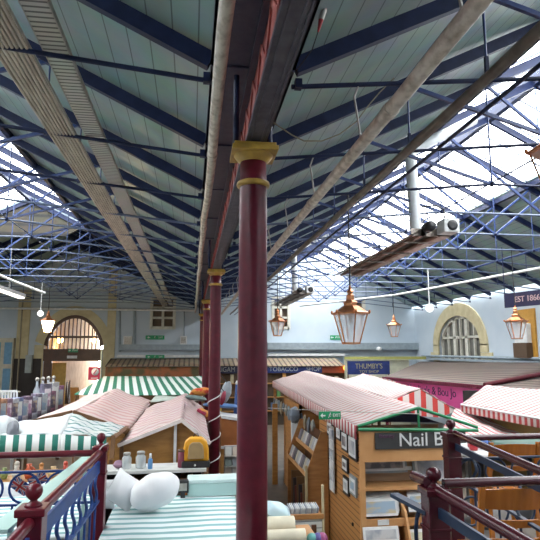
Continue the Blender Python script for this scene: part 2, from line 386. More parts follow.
# far wall windows
for k, (a, b, c, d) in enumerate(wins):
    pane = struct('window_%d' % (6+k), MB().box(a, b, YF+.2, YF+.22, c, d), mat('brown_blind', (.12, .075, .045), (.085, .055, .035), 3, rough=.6))
    fr = MB(); t = .07
    for (x0, x1) in ((a-.07, a+t), (b-t, b+.07)): fr.box(x0, x1, YF-.04, YF+.18, c-.07, d+.07)
    fr.box(a, b, YF-.04, YF+.18, c-.07, c+t); fr.box(a, b, YF-.04, YF+.18, d-t, d+.07)
    if k < 2:
        fr.box((a+b)/2-.06, (a+b)/2+.06, YF, YF+.18, c, d)
        for q in (.34, .68): fr.box(a, b, YF, YF+.18, c+(d-c)*q-.05, c+(d-c)*q+.05)
    o = fr.build('window_frame', mat('cream_sash', (.66, .64, .55), rough=.5)); o.parent = pane
# cream stone: pilaster and arch surround
def strip_far(x0, x1, y0, y1, yy=YF-.08, m=M_cream, name='trim_8', th=.1):
    p, q = atY(x0, y1, YF), atY(x1, y0, YF); struct(name, MB().box(p.x, q.x, yy, yy+th, p.z, q.z), m)
strip_far(106, 118, 268, 358, name='trim_8')
strip_far(12, 32, 290, 412, name='trim_9')
mb = MB(); 
def offs(x, z, d): 
    n = Vector((x-AXC, z-(ASP-.6))).normalized(); return (x+n.x*d, z+n.y*d)
for s in (1, -1):
    for (xa, za), (xb, zb) in zip(hf, hf[1:]):
        if s < 0: xa, xb = 2*AXC-xa, 2*AXC-xb
        mb.prism([(xa, za), (xb, zb), offs(xb, zb, .42), offs(xa, za, .42)], YF-.07, YF+.02)
    x = AX0 if s > 0 else AX1; a, b = sorted((x, x-s*.4)); mb.box(a, b, YF-.07, YF+.02, 0, ASP)
struct('trim_10', mb, M_cream)
# dark timber arch screen with vertical muntins, door head below
scr = thing('arched_screen', (AXC, YF+.1, 0), 'dark timber pointed-arch screen with barred fanlight over the lit passage', 'door screen')
mb = MB()
for s in (1, -1):
    for (xa, za), (xb, zb) in zip(hf, hf[1:]):
        if s < 0: xa, xb = 2*AXC-xa, 2*AXC-xb
        mb.prism([(xa, za), (xb, zb), offs(xb, zb, -.16), offs(xa, za, -.16)], YF-.02, YF+.14)
mb.build('arch_rib', M_dkwood, scr)
z1, z2, z3 = atY(73, 349, YF).z, atY(73, 361, YF).z, atY(73, 337, YF).z
MB().box(AX0, AX1, YF-.02, YF+.14, z2, z1).build('door_head', M_dkwood, scr)
MB().box(AX0+.1, AX1-.1, YF-.01, YF+.1, z3-.05, z3+.05).build('transom', M_dkwood, scr)
mb = MB(); K = 15
for k in range(1, K):
    x = AX0+(AX1-AX0)*k/K; t = abs(x-AXC)/(AXC-AX0); i = 0; zz = ASP
    for (xa, za), (xb, zb) in zip(hf, hf[1:]):
        xr = x if x <= AXC else 2*AXC-x
        if xa <= xr <= xb: zz = za+(zb-za)*(xr-xa)/(xb-xa)
    mb.box(x-.025, x+.025, YF+.02, YF+.07, z1, zz)
mb.build('fanlight_bars', M_dkwood, scr)
MB().box(AX0+.05, AX0+.4, YF-.02, YF+.12, 0, z2).build('jamb', M_dkwood, scr)
MB().box(AX1-.12, AX1, YF-.02, YF+.12, 0, z2).build('jamb', M_dkwood, scr)
MB().box(AX0+.1, AX1-.1, YF+.08, YF+.085, z1, AAP-.25).build('fanlight_pane', glassy('warm_pane', (.9, .85, .75), .12, .1), scr) if False else None
# passage behind the arch
mb = MB(); PY = 44
mb.box(AX0-.5, AX0-.2, YF+.35, PY, 0, 5.6); mb.box(AX1+1.6, AX1+1.9, YF+.35, PY, 0, 5.6); mb.box(AX0-.5, AX1+1.9, YF+.35, PY, 5.4, 5.6)
struct('wall_passage', mb, mat('warm_passage', (.50, .36, .22), (.40, .28, .16), 2, rough=.8))
struct('floor_passage', MB().box(AX0-.5, AX1+1.9, YF, PY+2, 0, .01), mat('passage_floor', (.30, .21, .14), rough=.7))
dr = struct('door_1', MB().box(AX0+.32, AX0+.95, YF+.5, YF+.56, 0, z2-.1), mat('yellow_door', (.55, .36, .08), rough=.5))
struct('door_2', MB().box(AX0-1.3, AX0-.05, YF-.12, YF-.07, 0, atY(40, 352, YF).z-.3), mat('near_black_door', (.025, .018, .016), rough=.6))
def point(name, loc, e, col, r=.12):
    l = bpy.data.lights.new(name, 'POINT'); l.energy = e; l.color = col; l.shadow_soft_size = r
    o = bpy.data.objects.new(name, l); scn.collection.objects.link(o); o.location = loc; return o
for k, (px, py) in enumerate(((60, 340), (94, 340))):
    p = atY(px, py, 30.5)
    t = thing('wall_lamp', (p.x, 30.5, p.z), 'warm glowing lamp behind the fanlight bars, ' + ('on the pale duct side' if k else 'on the dark door side'), 'lamp')
    MB().ball((p.x, 30.5, p.z), .17).build('lamp_shade', glow('warm_bulb', (1, .62, .25), 8), t)
    MB().tube([(p.x, 30.5, p.z+.17), (p.x, 30.5, 5.4)], .02).build('stem', M_dkwood, t)
    point('passage_light', (p.x, 30.4, p.z-.4), 30, (1, .58, .28))
point('passage_end_light', (AXC+1.0, 42, 2.6), 110, (1, .97, .92), .5)

# ================================================================== ROOF IRONWORK
g = MB(); g.m = 0
g.box(GL, GR, YN+.01, YF-.01, 5.36, 5.40); g.box(GL, GL+.03, YN+.01, YF-.01, 5.36, 5.55); g.box(GR-.03, GR, YN+.01, YF-.01, 5.36, 5.55)
y = YN+.1
while y < YF:
    g.box(GL+.004, GR-.004, y-.03, y+.03, 5.345, 5.36); y += 1.575
gut = g.build('valley_gutter', M_girder); tag(gut, 'dark riveted iron gutter running along the top of the column row', 'gutter')
gd = thing('plate_girder', (.43, YN, 4.78), 'long iron girder with red web resting on the column capitals', 'girder')
mb = MB(); mb.box(.355, .505, YN+.01, YF-.01, 4.785, 4.81)
for q in (.362, .395, .465, .492): mb.box(q-.006, q+.006, YN+.01, YF-.01, 4.777, 4.785)
mb.build('bottom_flange', mat('flange_grey', (.10, .10, .13), (.05, .052, .08), 12, rough=.4), gd)
MB().box(.375, .485, YN+.01, YF-.01, 5.31, 5.343).build('top_flange', M_girder, gd)
mb = MB(); mb.box(.425, .437, YN, YF, 4.81, 5.32); y = YN
while y < YF-.5:
    mb.bar((.42, y, 4.84), (.42, y+.5, 5.3), .014, .05, up=(0, 0, 1)); mb.bar((.42, y+.5, 4.84), (.42, y, 5.3), .014, .05); y += .5
mb.build('web', M_redlead, gd)
mb = MB(); mb.box(.375, .41, YN, YF, 4.81, 4.87); mb.box(.45, .485, YN, YF, 4.81, 4.87); mb.build('angle_iron', M_girder, gd)

COLY = [3.88+6.3*k for k in range(4)]; CX = .424
def make_column(Y, label):
    t = thing('iron_column', (CX, Y, 0), label, 'column', 'maroon iron columns under the valley gutter')
    MB().lathe((CX, Y, 0), [(.17, 0), (.17, .18), (.15, .2), (.15, .3), (.125, .34)], 24).build('column_base', M_maroon, t)
    MB().lathe((CX, Y, 0), [(.108, .3), (.106, 2.4), (.100, 4.45), (.095, 4.70)], 32).build('shaft', M_maroon, t)
    MB().lathe((CX, Y, 0), [(.098, 4.475), (.118, 4.48), (.122, 4.495), (.118, 4.512), (.098, 4.52)], 32).build('collar', M_gold, t)
    mb = MB(); mb.lathe((CX, Y, 0), [(.097, 4.66), (.115, 4.675), (.135, 4.70), (.15, 4.72)], 32); mb.box(CX-.165, CX+.165, Y-.165, Y+.165, 4.715, 4.75); mb.box(CX-.15, CX+.15, Y-.15, Y+.15, 4.75, 4.775)
    mb.build('capital', M_gold, t, bevel=.004)
    for dx in (-.13, .12): MB().tube([(CX+dx, Y, 4.78), (CX+dx, Y, 5.34)], .022, 10).build('stub_post', M_navy, t)
    return t
make_column(COLY[0], 'big maroon iron column with gold capital standing close in the middle of view')
make_column(COLY[1], 'maroon iron column wound with cable beside the yellow backpack')
make_column(COLY[2], 'slimmer maroon iron column just behind the cable-wound one')
make_column(COLY[3], 'maroon iron column deepest in the hall, last of the row')
# trusses
TY = [3.8+1.575*k for k in range(-3, 15)]
def truss(sg, Y, n):
    X = bay(sg); o = (X(0), Y, 5.36)
    side = 'striped-stall aisle' if sg > 0 else 'arched-doorway aisle'
    t = thing('roof_truss', o, 'navy iron roof truss over the %s, %s from the camera end' % (side, ORD[n]), 'roof truss', 'iron roof trusses')
    P = lambda u, z: (X(u), Y, z)
    rz = lambda u: bz(u)-.065
    for a, b in ((0, WB/2), (WB, WB/2)):
        MB().bar(P(a, rz(a)-.03), P(b, rz(b)-.03), .07, .125).build('rafter', M_navy if True else M_blue, t)
    tz = lambda u: 5.24+.36*min(1, min(u, WB-u)/3.4)
    NA, NB, NM = 3.4, WB-3.4, WB/2; Q1, Q2 = 1.55, WB-1.55
    MB().tube([P(-.02, tz(0)), P(NA, tz(NA)), P(NB, tz(NB)), P(WB+.02, tz(WB))], .019, 8).build('tie_rod', mat('sheen_blue_rod', (.13, .17, .25), (.07, .10, .18), 6, rough=.4) if Y > 7.5 else M_navy, t)  # farther rods use a paler blue: skylight sheen put into the colour
    for a, b in ((Q1, NA), (Q2, NB)):
        MB().bar(P(a, rz(a)-.05), P(b, tz(b)), .035, .04).build('strut', M_blue, t)
    for a in (NA, NB):
        MB().bar(P(a, rz(a)-.05), P(NM, tz(NM)), .035, .04).build('strut', M_blue, t)
    for a, r in ((Q1, .010), (NA, .012), (NM, .013), (NB, .012), (Q2, .010)):
        MB().tube([P(a, tz(a)), P(a, rz(a)-.05)], r, 6).build('hanger_rod', M_blue, t)
    for a in (Q1, Q2): MB().bar(P(a, tz(a)-.03), P(a, tz(a)+.20), .028, .028, up=(0, 1, 0)).build('joint_stub', M_navy, t)
    for a in (NA, NM, NB): MB().ball(P(a, tz(a)), .035, 10).build('joint_boss', M_navy, t)
    for a in (0.03, WB-.03): MB().cbox(P(a, tz(a)+.02), .05, .06, .07).build('end_shoe', M_navy, t)
for sg in (1, -1):
    for n, Y in enumerate(TY): truss(sg, Y, n)
# horizontal lacing along the bays (purlin tubes)
for sg, u, z, nm in ((1, 3.4, 5.62, 'striped-stall aisle, over the heaters'), (-1, 3.4, 5.62, 'arched-doorway aisle, at the first joint'), (1, WB-3.4, 5.62, 'striped-stall aisle, over the pink shop side')):
    X = bay(sg); tag(MB().tube([(X(u), YN, z), (X(u), YF, z)], .012, 6).build('runner_rod', M_blue), 'thin blue runner rod along the %s' % nm, 'rod')

# pipes, conduits and cable trays under the roof
def axial_pipe(name, x, z, r, y0, y1, m, label, cat, wob=0.0, n=26, joints=0, slope=0):
    rnd = random.Random(len(label)); pts = []
    for i in range(n+1):
        y = y0+(y1-y0)*i/n; pts.append((x+rnd.uniform(-wob, wob)+slope*(y-y0), y, z+rnd.uniform(-wob, wob)))
    t = thing(name, (x, y0, z), label, cat); MB().tube(pts, r, 12).build('pipe_run', m, t)
    if joints:
        y = y0+1.2
        while y < y1: 
            i = min(n-1, int((y-y0)/(y1-y0)*n)); a = Vector(pts[i]); b = Vector(pts[i+1]); f = (y-a.y)/(b.y-a.y); c = a.lerp(b, f)
            MB().tube([(c.x, y-.04, c.z), (c.x, y+.04, c.z)], r*1.14, 12).build('coupling', m, t); y += joints
    return t
axial_pipe('sprinkler_pipe', .14, 5.05, .042, YN, 26, M_cream_pipe, 'thick cream pipe hung just beside the valley gutter', 'pipe', wob=.012, joints=3.1)
t = axial_pipe('sprinkler_pipe', 1.225, 4.82, .046, YN, 26.5, M_cream_pipe, 'thick grey-white pipe slung diagonally across the striped-stall aisle roof', 'pipe', wob=.006, joints=2.3)
for Y in TY[2:]:
    z = 5.24+.36*(1.225-GR)/3.4; MB().tube([(1.225, Y, z+.02), (1.18, Y, z-.1), (1.225, Y, 4.86)], .008, 6).build('pipe_hook', M_galv, t)
axial_pipe('conduit_pipe', 1.815, 5.0, .036, YN, 26.5, M_brown_pipe, 'brown conduit pipe running outside the grey-white pipe', 'pipe', wob=.006, joints=3.6)
axial_pipe('conduit_pipe', 1.93, 5.09, .022, YN, 26.5, M_brown_pipe, 'slim brown conduit lying against the bigger brown conduit', 'pipe', wob=.01)
axial_pipe('thin_conduit', 2.02, 4.98, .015, YN, 26.5, M_navy, 'thin dark conduit outermost of the pipes over the striped-stall aisle', 'pipe')
MB_t = MB(); zt = 5.40
t = thing('cable_tray', (-1.3, YN, zt), 'wide grey tray packed with parallel cables above the arched-doorway aisle', 'cable tray')
MB().box(-1.43, -1.17, YN, 26.5, zt, zt+.03).build('tray_base', M_galv, t)
mb = MB()
for k in range(8): mb.tube([(-1.41+k*.0325, YN, zt-.012), (-1.41+k*.0325, 26.5, zt-.012)], .013, 8)
mb.build('cables', mat('grey_cable', (.60, .55, .46), (.40, .36, .30), 6, stretch=(3, .6, 3), rough=.5), t)
t = thing('cable_tray', (-1.0, YN, zt), 'narrow perforated metal tray beside the wide cable tray', 'cable tray')
MB().box(-1.08, -.91, YN, 26.5, zt-.005, zt+.002).build('tray_base', M_perf, t)
mb = MB(); mb.box(-1.085, -1.075, YN, 26.5, zt-.005, zt+.04); mb.box(-.915, -.905, YN, 26.5, zt-.005, zt+.04); mb.build('tray_lip', M_galv, t)
# loose cable looping off the gutter
pts = [atY(x, y, 4.6) for x, y in ((271, 121), (280, 127), (292, 135), (304, 141), (322, 141), (340, 134), (356, 122), (368, 106), (380, 92), (394, 78))]
tag(MB().tube(pts, .006, 6).build('loose_cable', mat('tan_cable', (.25, .22, .14), rough=.5)), 'thin tan cable drooping between the gutter and the grey-white pipe', 'cable')
t = thing('insulator', atY(324, 8, 3.3), 'small red and grey cable end hanging beneath the roof boards by the gutter', 'insulator')
p = [atY(x, y, 3.3) for x, y in ((328, -4), (324, 10), (321, 20), (318, 32))]
MB().tube([p[0], p[1]], .016, 8).build('red_sleeve', flat('red_plastic', (.4, .02, .03)), t); MB().tube([p[1], p[2]], .020, 8).build('grey_block', M_galv, t); MB().tube([p[2], p[3]], [.017, .006], 8).build('red_tip', flat('red_plastic', (.4, .02, .03)), t)
tag(MB().tube([p[3], atY(312, 50, 3.35), atY(296, 71, 3.45)], .004, 6).build('cable_tail', M_black), 'black cable tail below the small red and grey cable end', 'cable')
# diagonal conduit across the far part of the striped-stall aisle (white) and one by the arch
tag(MB().tube([atY(540, 268, 12), atY(395, 295, 19), atY(300, 306, 24)], .035, 8).build('white_pipe', M_white), 'long white pipe crossing above the round-headed window', 'pipe')
tag(MB().tube([atY(-10, 271, 17), atY(16, 282, 17.5), atY(45, 293, 18)], .04, 8).build('white_pipe', M_white), 'white pipe stub over the glowing lantern by the arch', 'pipe')

# radiant heaters with fan boxes and flues
def heater(Y0, Y1, xc, label, flue_top):
    z = 5.17; t = thing('radiant_heater', (xc, Y0, z), label, 'heater', 'long overhead radiant heaters')
    mb = MB()
    for s in (1, -1):
        mb.hexa([(xc+s*.06, Y0, z+.10), (xc+s*.34, Y0, z-.02), (xc+s*.34, Y1, z-.02), (xc+s*.06, Y1, z+.10), (xc+s*.06, Y0, z+.125), (xc+s*.345, Y0, z), (xc+s*.345, Y1, z), (xc+s*.06, Y1, z+.125)])
    mb.box(xc-.07, xc+.07, Y0, Y1, z+.10, z+.125); mb.box(xc-.34, xc+.34, Y0, Y0+.02, z-.02, z+.1)
    mb.build('reflector_hood', M_heater, t)
    for s in (1, -1): MB().tube([(xc+s*.14, Y0, z+.01), (xc+s*.14, Y1-.2, z+.01)], .038, 10).build('burner_tube', mat('burner', (.16, .08, .055), rough=.4, metal=.5), t)
    for k in range(5): MB().bar((xc-.3, Y0+.5+k*(Y1-Y0-1)/4, z-.035), (xc+.3, Y0+.5+k*(Y1-Y0-1)/4, z-.035), .02, .02).build('cross_bracket', M_galv, t)
    fb = MB().box(xc+.10, xc+.36, Y0-.28, Y0, z+.0, z+.22).build('fan_box', M_white, t, bevel=.01)
    MB().lathe((xc+.24, Y0-.29, z+.11), [(.04, 0), (.085, 0), (.09, .02)], 16, 'y').build('fan_inlet', M_black, fb)
    fm = MB().lathe((xc-.1, Y0-.2, z+.10), [(.075, -.06), (.085, 0), (.085, .16), (.06, .2)], 16, 'y').build('fan_motor', M_black, t)
    MB().tube([(xc-.20, Y0+.15, z+.1), (xc-.24, Y0+.15, z+1.42), (xc-.20, Y0+.15, z+1.50), (xc+.95, Y0+.15, z+2.12)], .095, 14).build('flue', M_white_duct, t)
    mb = MB(); mb.tube([(xc+.2, Y0-.1, z+.22), (xc+.19, Y0-.1, z+.42), (xc+.10, Y0, z+.5), (xc-.1, Y0+.1, z+.5)], .012, 6); mb.build('gas_hose', M_black, t)
    for yy in [q for q in TY if Y0 < q < Y1][::2]:
        for s in (1, -1): MB().tube([(xc+s*.2, yy, z+.06), (xc, yy, 5.24+.36*min(1, (xc-GR)/3.4))], .006, 6).build('hanger_chain', M_galv, t)
    return t
heater(8.4, 13.6, 3.86, 'long radiant heater with white flue and fan box, the larger-looking of two', 7.2)
heater(18.0, 23.2, 3.62, 'far radiant heater with white flue above the striped stall', 6.9)

# copper lanterns
def tie_z(x):
    u = (x-GR) if x > GC else (GL-x); return 5.24+.36*min(1, max(0, min(u, WB-u))/3.4)
def lantern(px, py, Y, W, label, lit=False):
    """px,py: middle of the eaves of the lantern hood"""
    p = atY(px, py, Y); x, z = p.x, p.z; s = W/.5
    t = thing('copper_lantern', (x, Y, z), label, 'lantern', 'hanging copper lanterns')
    n = 6; body = [(.225, 0), (.115, -.36)]
    mb = MB(); mb.lathe((x, Y, z), [(.25*s, 0), (.255*s, .02*s), (.20*s, .045*s), (.11*s, .11*s), (.085*s, .115*s), (.085*s, .15*s), (.10*s, .155*s), (.055*s, .19*s), (.05*s, .25*s), (.03*s, .27*s), (.045*s, .30*s), (.02*s, .335*s), (.012*s, .38*s)], 6, smooth=False, rot=.5); mb.build('hood', M_copper, t)
    fr = MB()
    for k in range(n):
        a = 2*pi*(k+.5)/n; A = (x+.222*s*cos(a), Y+.222*s*sin(a), z); B = (x+.115*s*cos(a), Y+.115*s*sin(a), z-.37*s); fr.bar(A, B, .014*s, .014*s)
        fr.ball((x+.25*s*cos(a), Y+.25*s*sin(a), z+.03*s), .016*s, 8, 1.6)
    fr.lathe((x, Y, z), [(.10*s, -.385*s), (.122*s, -.38*s), (.122*s, -.36*s), (.10*s, -.36*s)], 6, smooth=False, rot=.5)
    fr.build('lantern_frame', M_copper, t)
    mb = MB(); vs = []
    for k in range(n):
        a0, a1 = 2*pi*(k+.5)/n, 2*pi*(k+1.5)/n
        q = [(x+r*s*cos(a), Y+r*s*sin(a), z+h*s) for r, h, a in ((.215, -.005, a0), (.215, -.005, a1), (.112, -.36, a1), (.112, -.36, a0))]
        mb.add(q, [(0, 1, 2, 3)])
    gl = mb.build('lantern_glass', glow('lit_lantern_glass', (1, .82, .52), 16) if lit else M_lampglass, t)
    MB().tube([(x, Y, z+.04*s), (x, Y, z-.12*s)], .03*s, 8).build('lamp_holder', M_white, t)
    MB().tube([(x, Y, z+.37*s), (x, Y, tie_z(x))], .011, 8).build('hanging_rod', M_black, t)
    if lit: point('lantern_light', (x, Y, z-.5*s), 90, (1, .75, .42), .1)
lantern(350.5, 314.5, 6.95, .5, 'largest whole copper lantern hanging over the striped stall')
lantern(277.5, 322, 14.825, .5, 'unlit copper lantern close beside the big maroon column')
lantern(394, 325.5, 17.975, .5, 'small copper lantern against the blue wall beside the round-headed window')
lantern(516, 322, 11.675, .5, 'copper lantern in front of the orange wall panel under the dark name board')
lantern(48, 321, 19.55, .5, 'glowing lit lantern in front of the pointed arch', lit=True)
lantern(557, 151, 3.8, .44, 'copper lantern cut by the picture edge, high against the roof glazing')
def globe(px, py, Y, label, r=.16):
    p = atY(px, py, Y); ztop = tie_z(p.x); t = thing('globe_lamp', p, label, 'lamp', 'white globe pendants')
    MB().ball(p, r, 18).build('lamp_shade', M_globe, t); MB().tube([p+Vector((0, 0, r*.8)), p+Vector((0, 0, r*1.25))], r*.35, 10).build('lamp_cap', M_white, t)
    MB().tube([p+Vector((0, 0, r)), (p.x, p.y, ztop)], .014, 6).build('cord', M_white, t)
globe(429.5, 308.5, 14.825, 'white globe pendant on a pale cord beside the round-headed window', r=.105)
globe(40.5, 313.5, 19.55, 'white globe pendant next to the glowing lantern', r=.10)
t = thing('strip_light', atY(8, 288, 13), 'pale fluorescent strip light high over the arched-doorway aisle edge', 'lamp')
a, b = atY(-25, 279, 12), atY(22, 296, 13.4); MB().bar(a, b, .20, .07).build('light_body', M_white, t); MB().bar(a-Vector((0, 0, .05)), b-Vector((0, 0, .05)), .14, .03).build('diffuser', glow('tube_light', (1, .95, .86), 1.2), t)
for q in (a, b.lerp(a, .3)): MB().tube([q, (q.x, q.y, 5.6)], .006, 6).build('hanger_rod', M_galv, t)

# name board under the eaves on the side wall
A, B = atY(505, 301, 12.4), atY(548, 296.5, 11.2)
t = thing('name_board', A, 'dark navy board with pale lettering below the eaves of the side wall', 'sign')
d = (B-A).normalized(); mb = MB(); mb.bar(A, B, .05, .34); mb.build('board', M_navySign, t)
MB().bar(A+Vector((0, -.03, 0)), B+Vector((0, -.03, 0)), .02, .24).build('inner_panel', flat('deep_red', (.07, .012, .02)), t)
words_mesh('EST 1866', 'lettering', A.lerp(B, .52)+Vector((-.02, -.05, 0)), .19, flat('pale_letter', (.42, .30, .30)), t, rot=(pi/2, 0, atan2(d.y, d.x)))
for q in (A, B): MB().tube([q, (q.x, q.y, 5.8)], .012, 6).build('hanger_rod', M_navy, t)
# orange panel + wall shrine like cabinet below
p0, p1 = atX(511, 310, 11.1), atX(525, 358, 11.1)
t = thing('wall_cabinet', (11.1, p0.y, p1.z), 'orange-backed white cabinet fixed to the side wall behind a lantern', 'cabinet')
MB().box(11.33, 11.4, p1.y-.3, p0.y+.1, p1.z, p0.z).build('backboard', flat('amber', (.55, .28, .04)), t)
MB().box(11.15, 11.33, p1.y-.1, p0.y, p1.z+.45, p0.z-.5).build('cabinet_body', M_white, t, bevel=.02)
MB().box(11.10, 11.33, p1.y-.12, p0.y+.02, p1.z, p0.z-1.15).build('basket', flat('basket_brown', (.09, .05, .025)), t)

# ================================================================== FAR WALL FITTINGS
def far_box(name, x0, x1, y0, y1, m, label, cat, Y=YF, d=.1, group=None):
    p, q = atY(x0, y1, Y-d), atY(x1, y0, Y-d); o = MB().box(p.x, q.x, Y-d, Y-.005, p.z, q.z).build(name, m); return tag(o, label, cat, group)
far_box('service_duct', 119, 205, 344.5, 350, M_greyblue, 'blue-grey service duct along the far wall under the shuttered window', 'duct', d=.4)
far_box('service_duct', 268, 429, 343, 349.5, M_greyblue, 'blue-grey service duct along the far wall behind the big lantern', 'duct', d=.4)
far_box('service_ledge', 117, 205, 355, 357.5, M_white, 'thin pale ledge over the rust coloured shop front', 'ledge', d=.35)
far_box('service_ledge', 268, 345, 353.5, 356, M_white, 'thin pale ledge over the tobacco shop awning', 'ledge', d=.35)
for (x, y0, y1, lb) in ((119.5, 308, 352, 'grey pipe dropping beside the cream pilaster'), (134.5, 308, 350, 'grey pipe dropping between pilaster and shuttered window'), (184, 309, 345, 'thin grey pipe dropping to the small box past the shuttered window')):
    a, b = atY(x, y0, YF-.1), atY(x, y1, YF-.1); tag(MB().tube([a, b], .05 if x < 150 else .03, 8).build('wall_pipe', M_greyblue), lb, 'pipe')
a, b = atY(429, 345, YF-.5), atY(430, 372, YF-.5); tag(MB().tube([a, b], .07, 8).build('wall_pipe', M_greyblue), 'grey pipe dropping at the corner next to the round-headed window', 'pipe')
a, b = atY(-15, 308, YF-.5), atY(196, 310.5, YF-.5); tag(MB().tube([a, b], .05, 8).build('long_white_pipe', M_white), 'long white pipe crossing the far wall above the pointed arch', 'pipe')
a, b = atY(-15, 301, YF-1), atY(150, 303, YF-1); tag(MB().tube([a, b], .03, 8).build('long_white_pipe', M_greyblue), 'thin grey pipe just above the long white pipe', 'pipe')
for k, (x0, x1, y0, y1) in enumerate(((123, 132, 336, 346), (180, 187, 336, 344.5))):
    t = thing('junction_box', atY(x0, y1, YF-.2), ('white junction box near the cream pilaster' if k == 0 else 'grey junction box below the shuttered window end'), 'electrical box')
    p, q = atY(x0, y1, YF-.2), atY(x1, y0, YF-.2); MB().box(p.x, q.x, YF-.2, YF-.01, p.z, q.z).build('case', M_white, t); MB().box(p.x+.05, q.x-.05, YF-.215, YF-.2, p.z+.06, q.z-.06).build('cover', M_galv, t)
def exit_sign(px, py, Y, wpx, hpx, label, rotz=0):
    p = atY(px, py, Y); W, Hh = wpx*Y/FPX, hpx*Y/FPX
    t = thing('exit_sign', p, label, 'sign'); y = p.y
    MB().box(p.x-W/2, p.x+W/2, y, y+.03, p.z-Hh/2, p.z+Hh/2).build('sign_panel', M_exit, t)
    mb = MB(); x = p.x-W*.33; s = Hh*.30
    mb.prism([(x-s*1.1, p.z), (x-s*.1, p.z+s), (x-s*.1, p.z+s*.3), (x+s*1.1, p.z+s*.3), (x+s*1.1, p.z-s*.3), (x-s*.1, p.z-s*.3), (x-s*.1, p.z-s)], y-.006, y)
    mb.build('arrow', M_white, t)
    mb = MB(); x = p.x-W*.02   # running figure
    mb.ball((x+s*.35, y-.004, p.z+s*.95), s*.28, 8); mb.bar((x+s*.2, y-.004, p.z+s*.6), (x-s*.1, y-.004, p.z-s*.1), .006, s*.45, up=(1, 0, 0)) 
    mb.bar((x-s*.1, y-.004, p.z-s*.1), (x+s*.5, y-.004, p.z-s*.45), .006, s*.22, up=(1, 0, 1)); mb.bar((x-s*.1, y-.004, p.z-s*.1), (x-s*.55, y-.004, p.z-s*1.0), .006, s*.22, up=(1, 0, 1)); mb.bar((x+s*.1, y-.004, p.z+s*.5), (x+s*.8, y-.004, p.z+s*.2), .006, s*.18, up=(1, 0, 1))
    mb.build('running_figure', M_white, t)
    words_mesh('EXIT', 'lettering', (p.x+W*.30, y-.004, p.z), Hh*.62, M_white, t, sx=.8)
    return t
exit_sign(155, 337.5, YF-.035, 18, 4, 'green exit sign on the far wall under the shuttered window')
exit_sign(155, 356.8, YF-.385, 18, 3.6, 'green exit sign just above the rust coloured shop front')
exit_sign(336, 337.5, YF-.035, 12, 4.4, 'green exit sign on the far wall behind the largest copper lantern')
exit_sign(330, 415.5, 7.6, 22, 7.6, 'green exit sign with arrow hanging at the striped stall valance')
t = exit_sign(73, 350.5, YF-.06, 9, 3.4, 'small green exit sign on the dark head over the arched doorway')
tag(MB().box(atY(67, 357, YF-.05).x, atY(77, 357, YF-.05).x, YF-.06, YF-.03, atY(70, 358.4, YF-.05).z, atY(70, 355.6, YF-.05).z).build('notice', M_white), 'small white notice below the exit sign over the arched doorway', 'sign')
tag(MB().ball(atY(379, 349, YF-.45), .14, 12, .8).build('security_lamp', M_white), 'small white fitting on the duct behind the big lantern', 'lamp')
# green cord between posts that carries the hanging exit sign
tag(MB().tube([atY(268, 408, 7.7), atY(330, 411, 7.615), atY(420, 414, 7.6)], .005, 6).build('support_wire', M_galv), 'thin wire crossing the striped stall roof and carrying the green exit sign', 'wire')
# blue-paned cream cupboard wall by the dark door
t = thing('glazed_cupboard', atY(5, 400, YF-.3), 'tall cream cupboard with blue panes at the hall corner by the dark door', 'cupboard')
p, q = atY(-25, 412, YF-.3), atY(14, 338, YF-.3)
MB().box(p.x, q.x, YF-.3, YF-.02, 0, q.z).build('cupboard_body', mat('cream_joinery', (.56, .53, .42), rough=.6), t)
for i in range(3):
    for j in range(3):
        x0 = p.x+.1+i*(q.x-p.x)/3; z0 = .3+j*(q.z-.3)/3; MB().box(x0, x0+(q.x-p.x)/3-.16, YF-.325, YF-.3, z0, z0+(q.z-.3)/3-.2).build('blue_panel', mat('blue_panel', (.16, .34, .52), rough=.4), t)
far_box('fuse_box', 24.5, 32, 355, 373, mat('grey_box', (.38, .42, .42)), 'grey metal fuse box beside the dark door', 'electrical box', d=.3)
far_box('wall_curtain', 16, 22, 300, 405, mat('buff_curtain', (.42, .38, .28), (.28, .25, .18), 5, stretch=(6, 1, .4), rough=.9), 'long buff curtain strip hanging on the cream pilaster', 'curtain', Y=YF-.1, d=.12)
# hanging red poster
p, q = atY(88, 380, 21), atY(101, 367, 21)
t = thing('hanging_poster', (p.x, 21, p.z), 'square crimson hanging sign with white circle in front of the arch', 'sign')
MB().box(p.x, q.x, 21, 21.03, p.z, q.z).build('board', M_redp, t); MB().lathe(((p.x+q.x)/2+.02, 20.99, p.z+.29), [(.13, 0), (.13, .01)], 20, 'y').build('white_disc', M_white, t)
MB().bar(((p.x+q.x)/2-.03, 20.985, p.z+.21), ((p.x+q.x)/2+.07, 20.985, p.z+.37), .008, .035, up=(1, 0, 0)).build('slash', M_redp, t)
MB().tube([(q.x, 21.02, 0), (q.x, 21.02, q.z+.6)], .035, 8).build('post', mat('sage_post', (.35, .38, .30)), t)
MB().box(p.x+.1, q.x-.1, 20.99, 21, p.z+.04, p.z+.09).build('caption_strip', flat('pale_pink', (.6, .35, .38)), t)
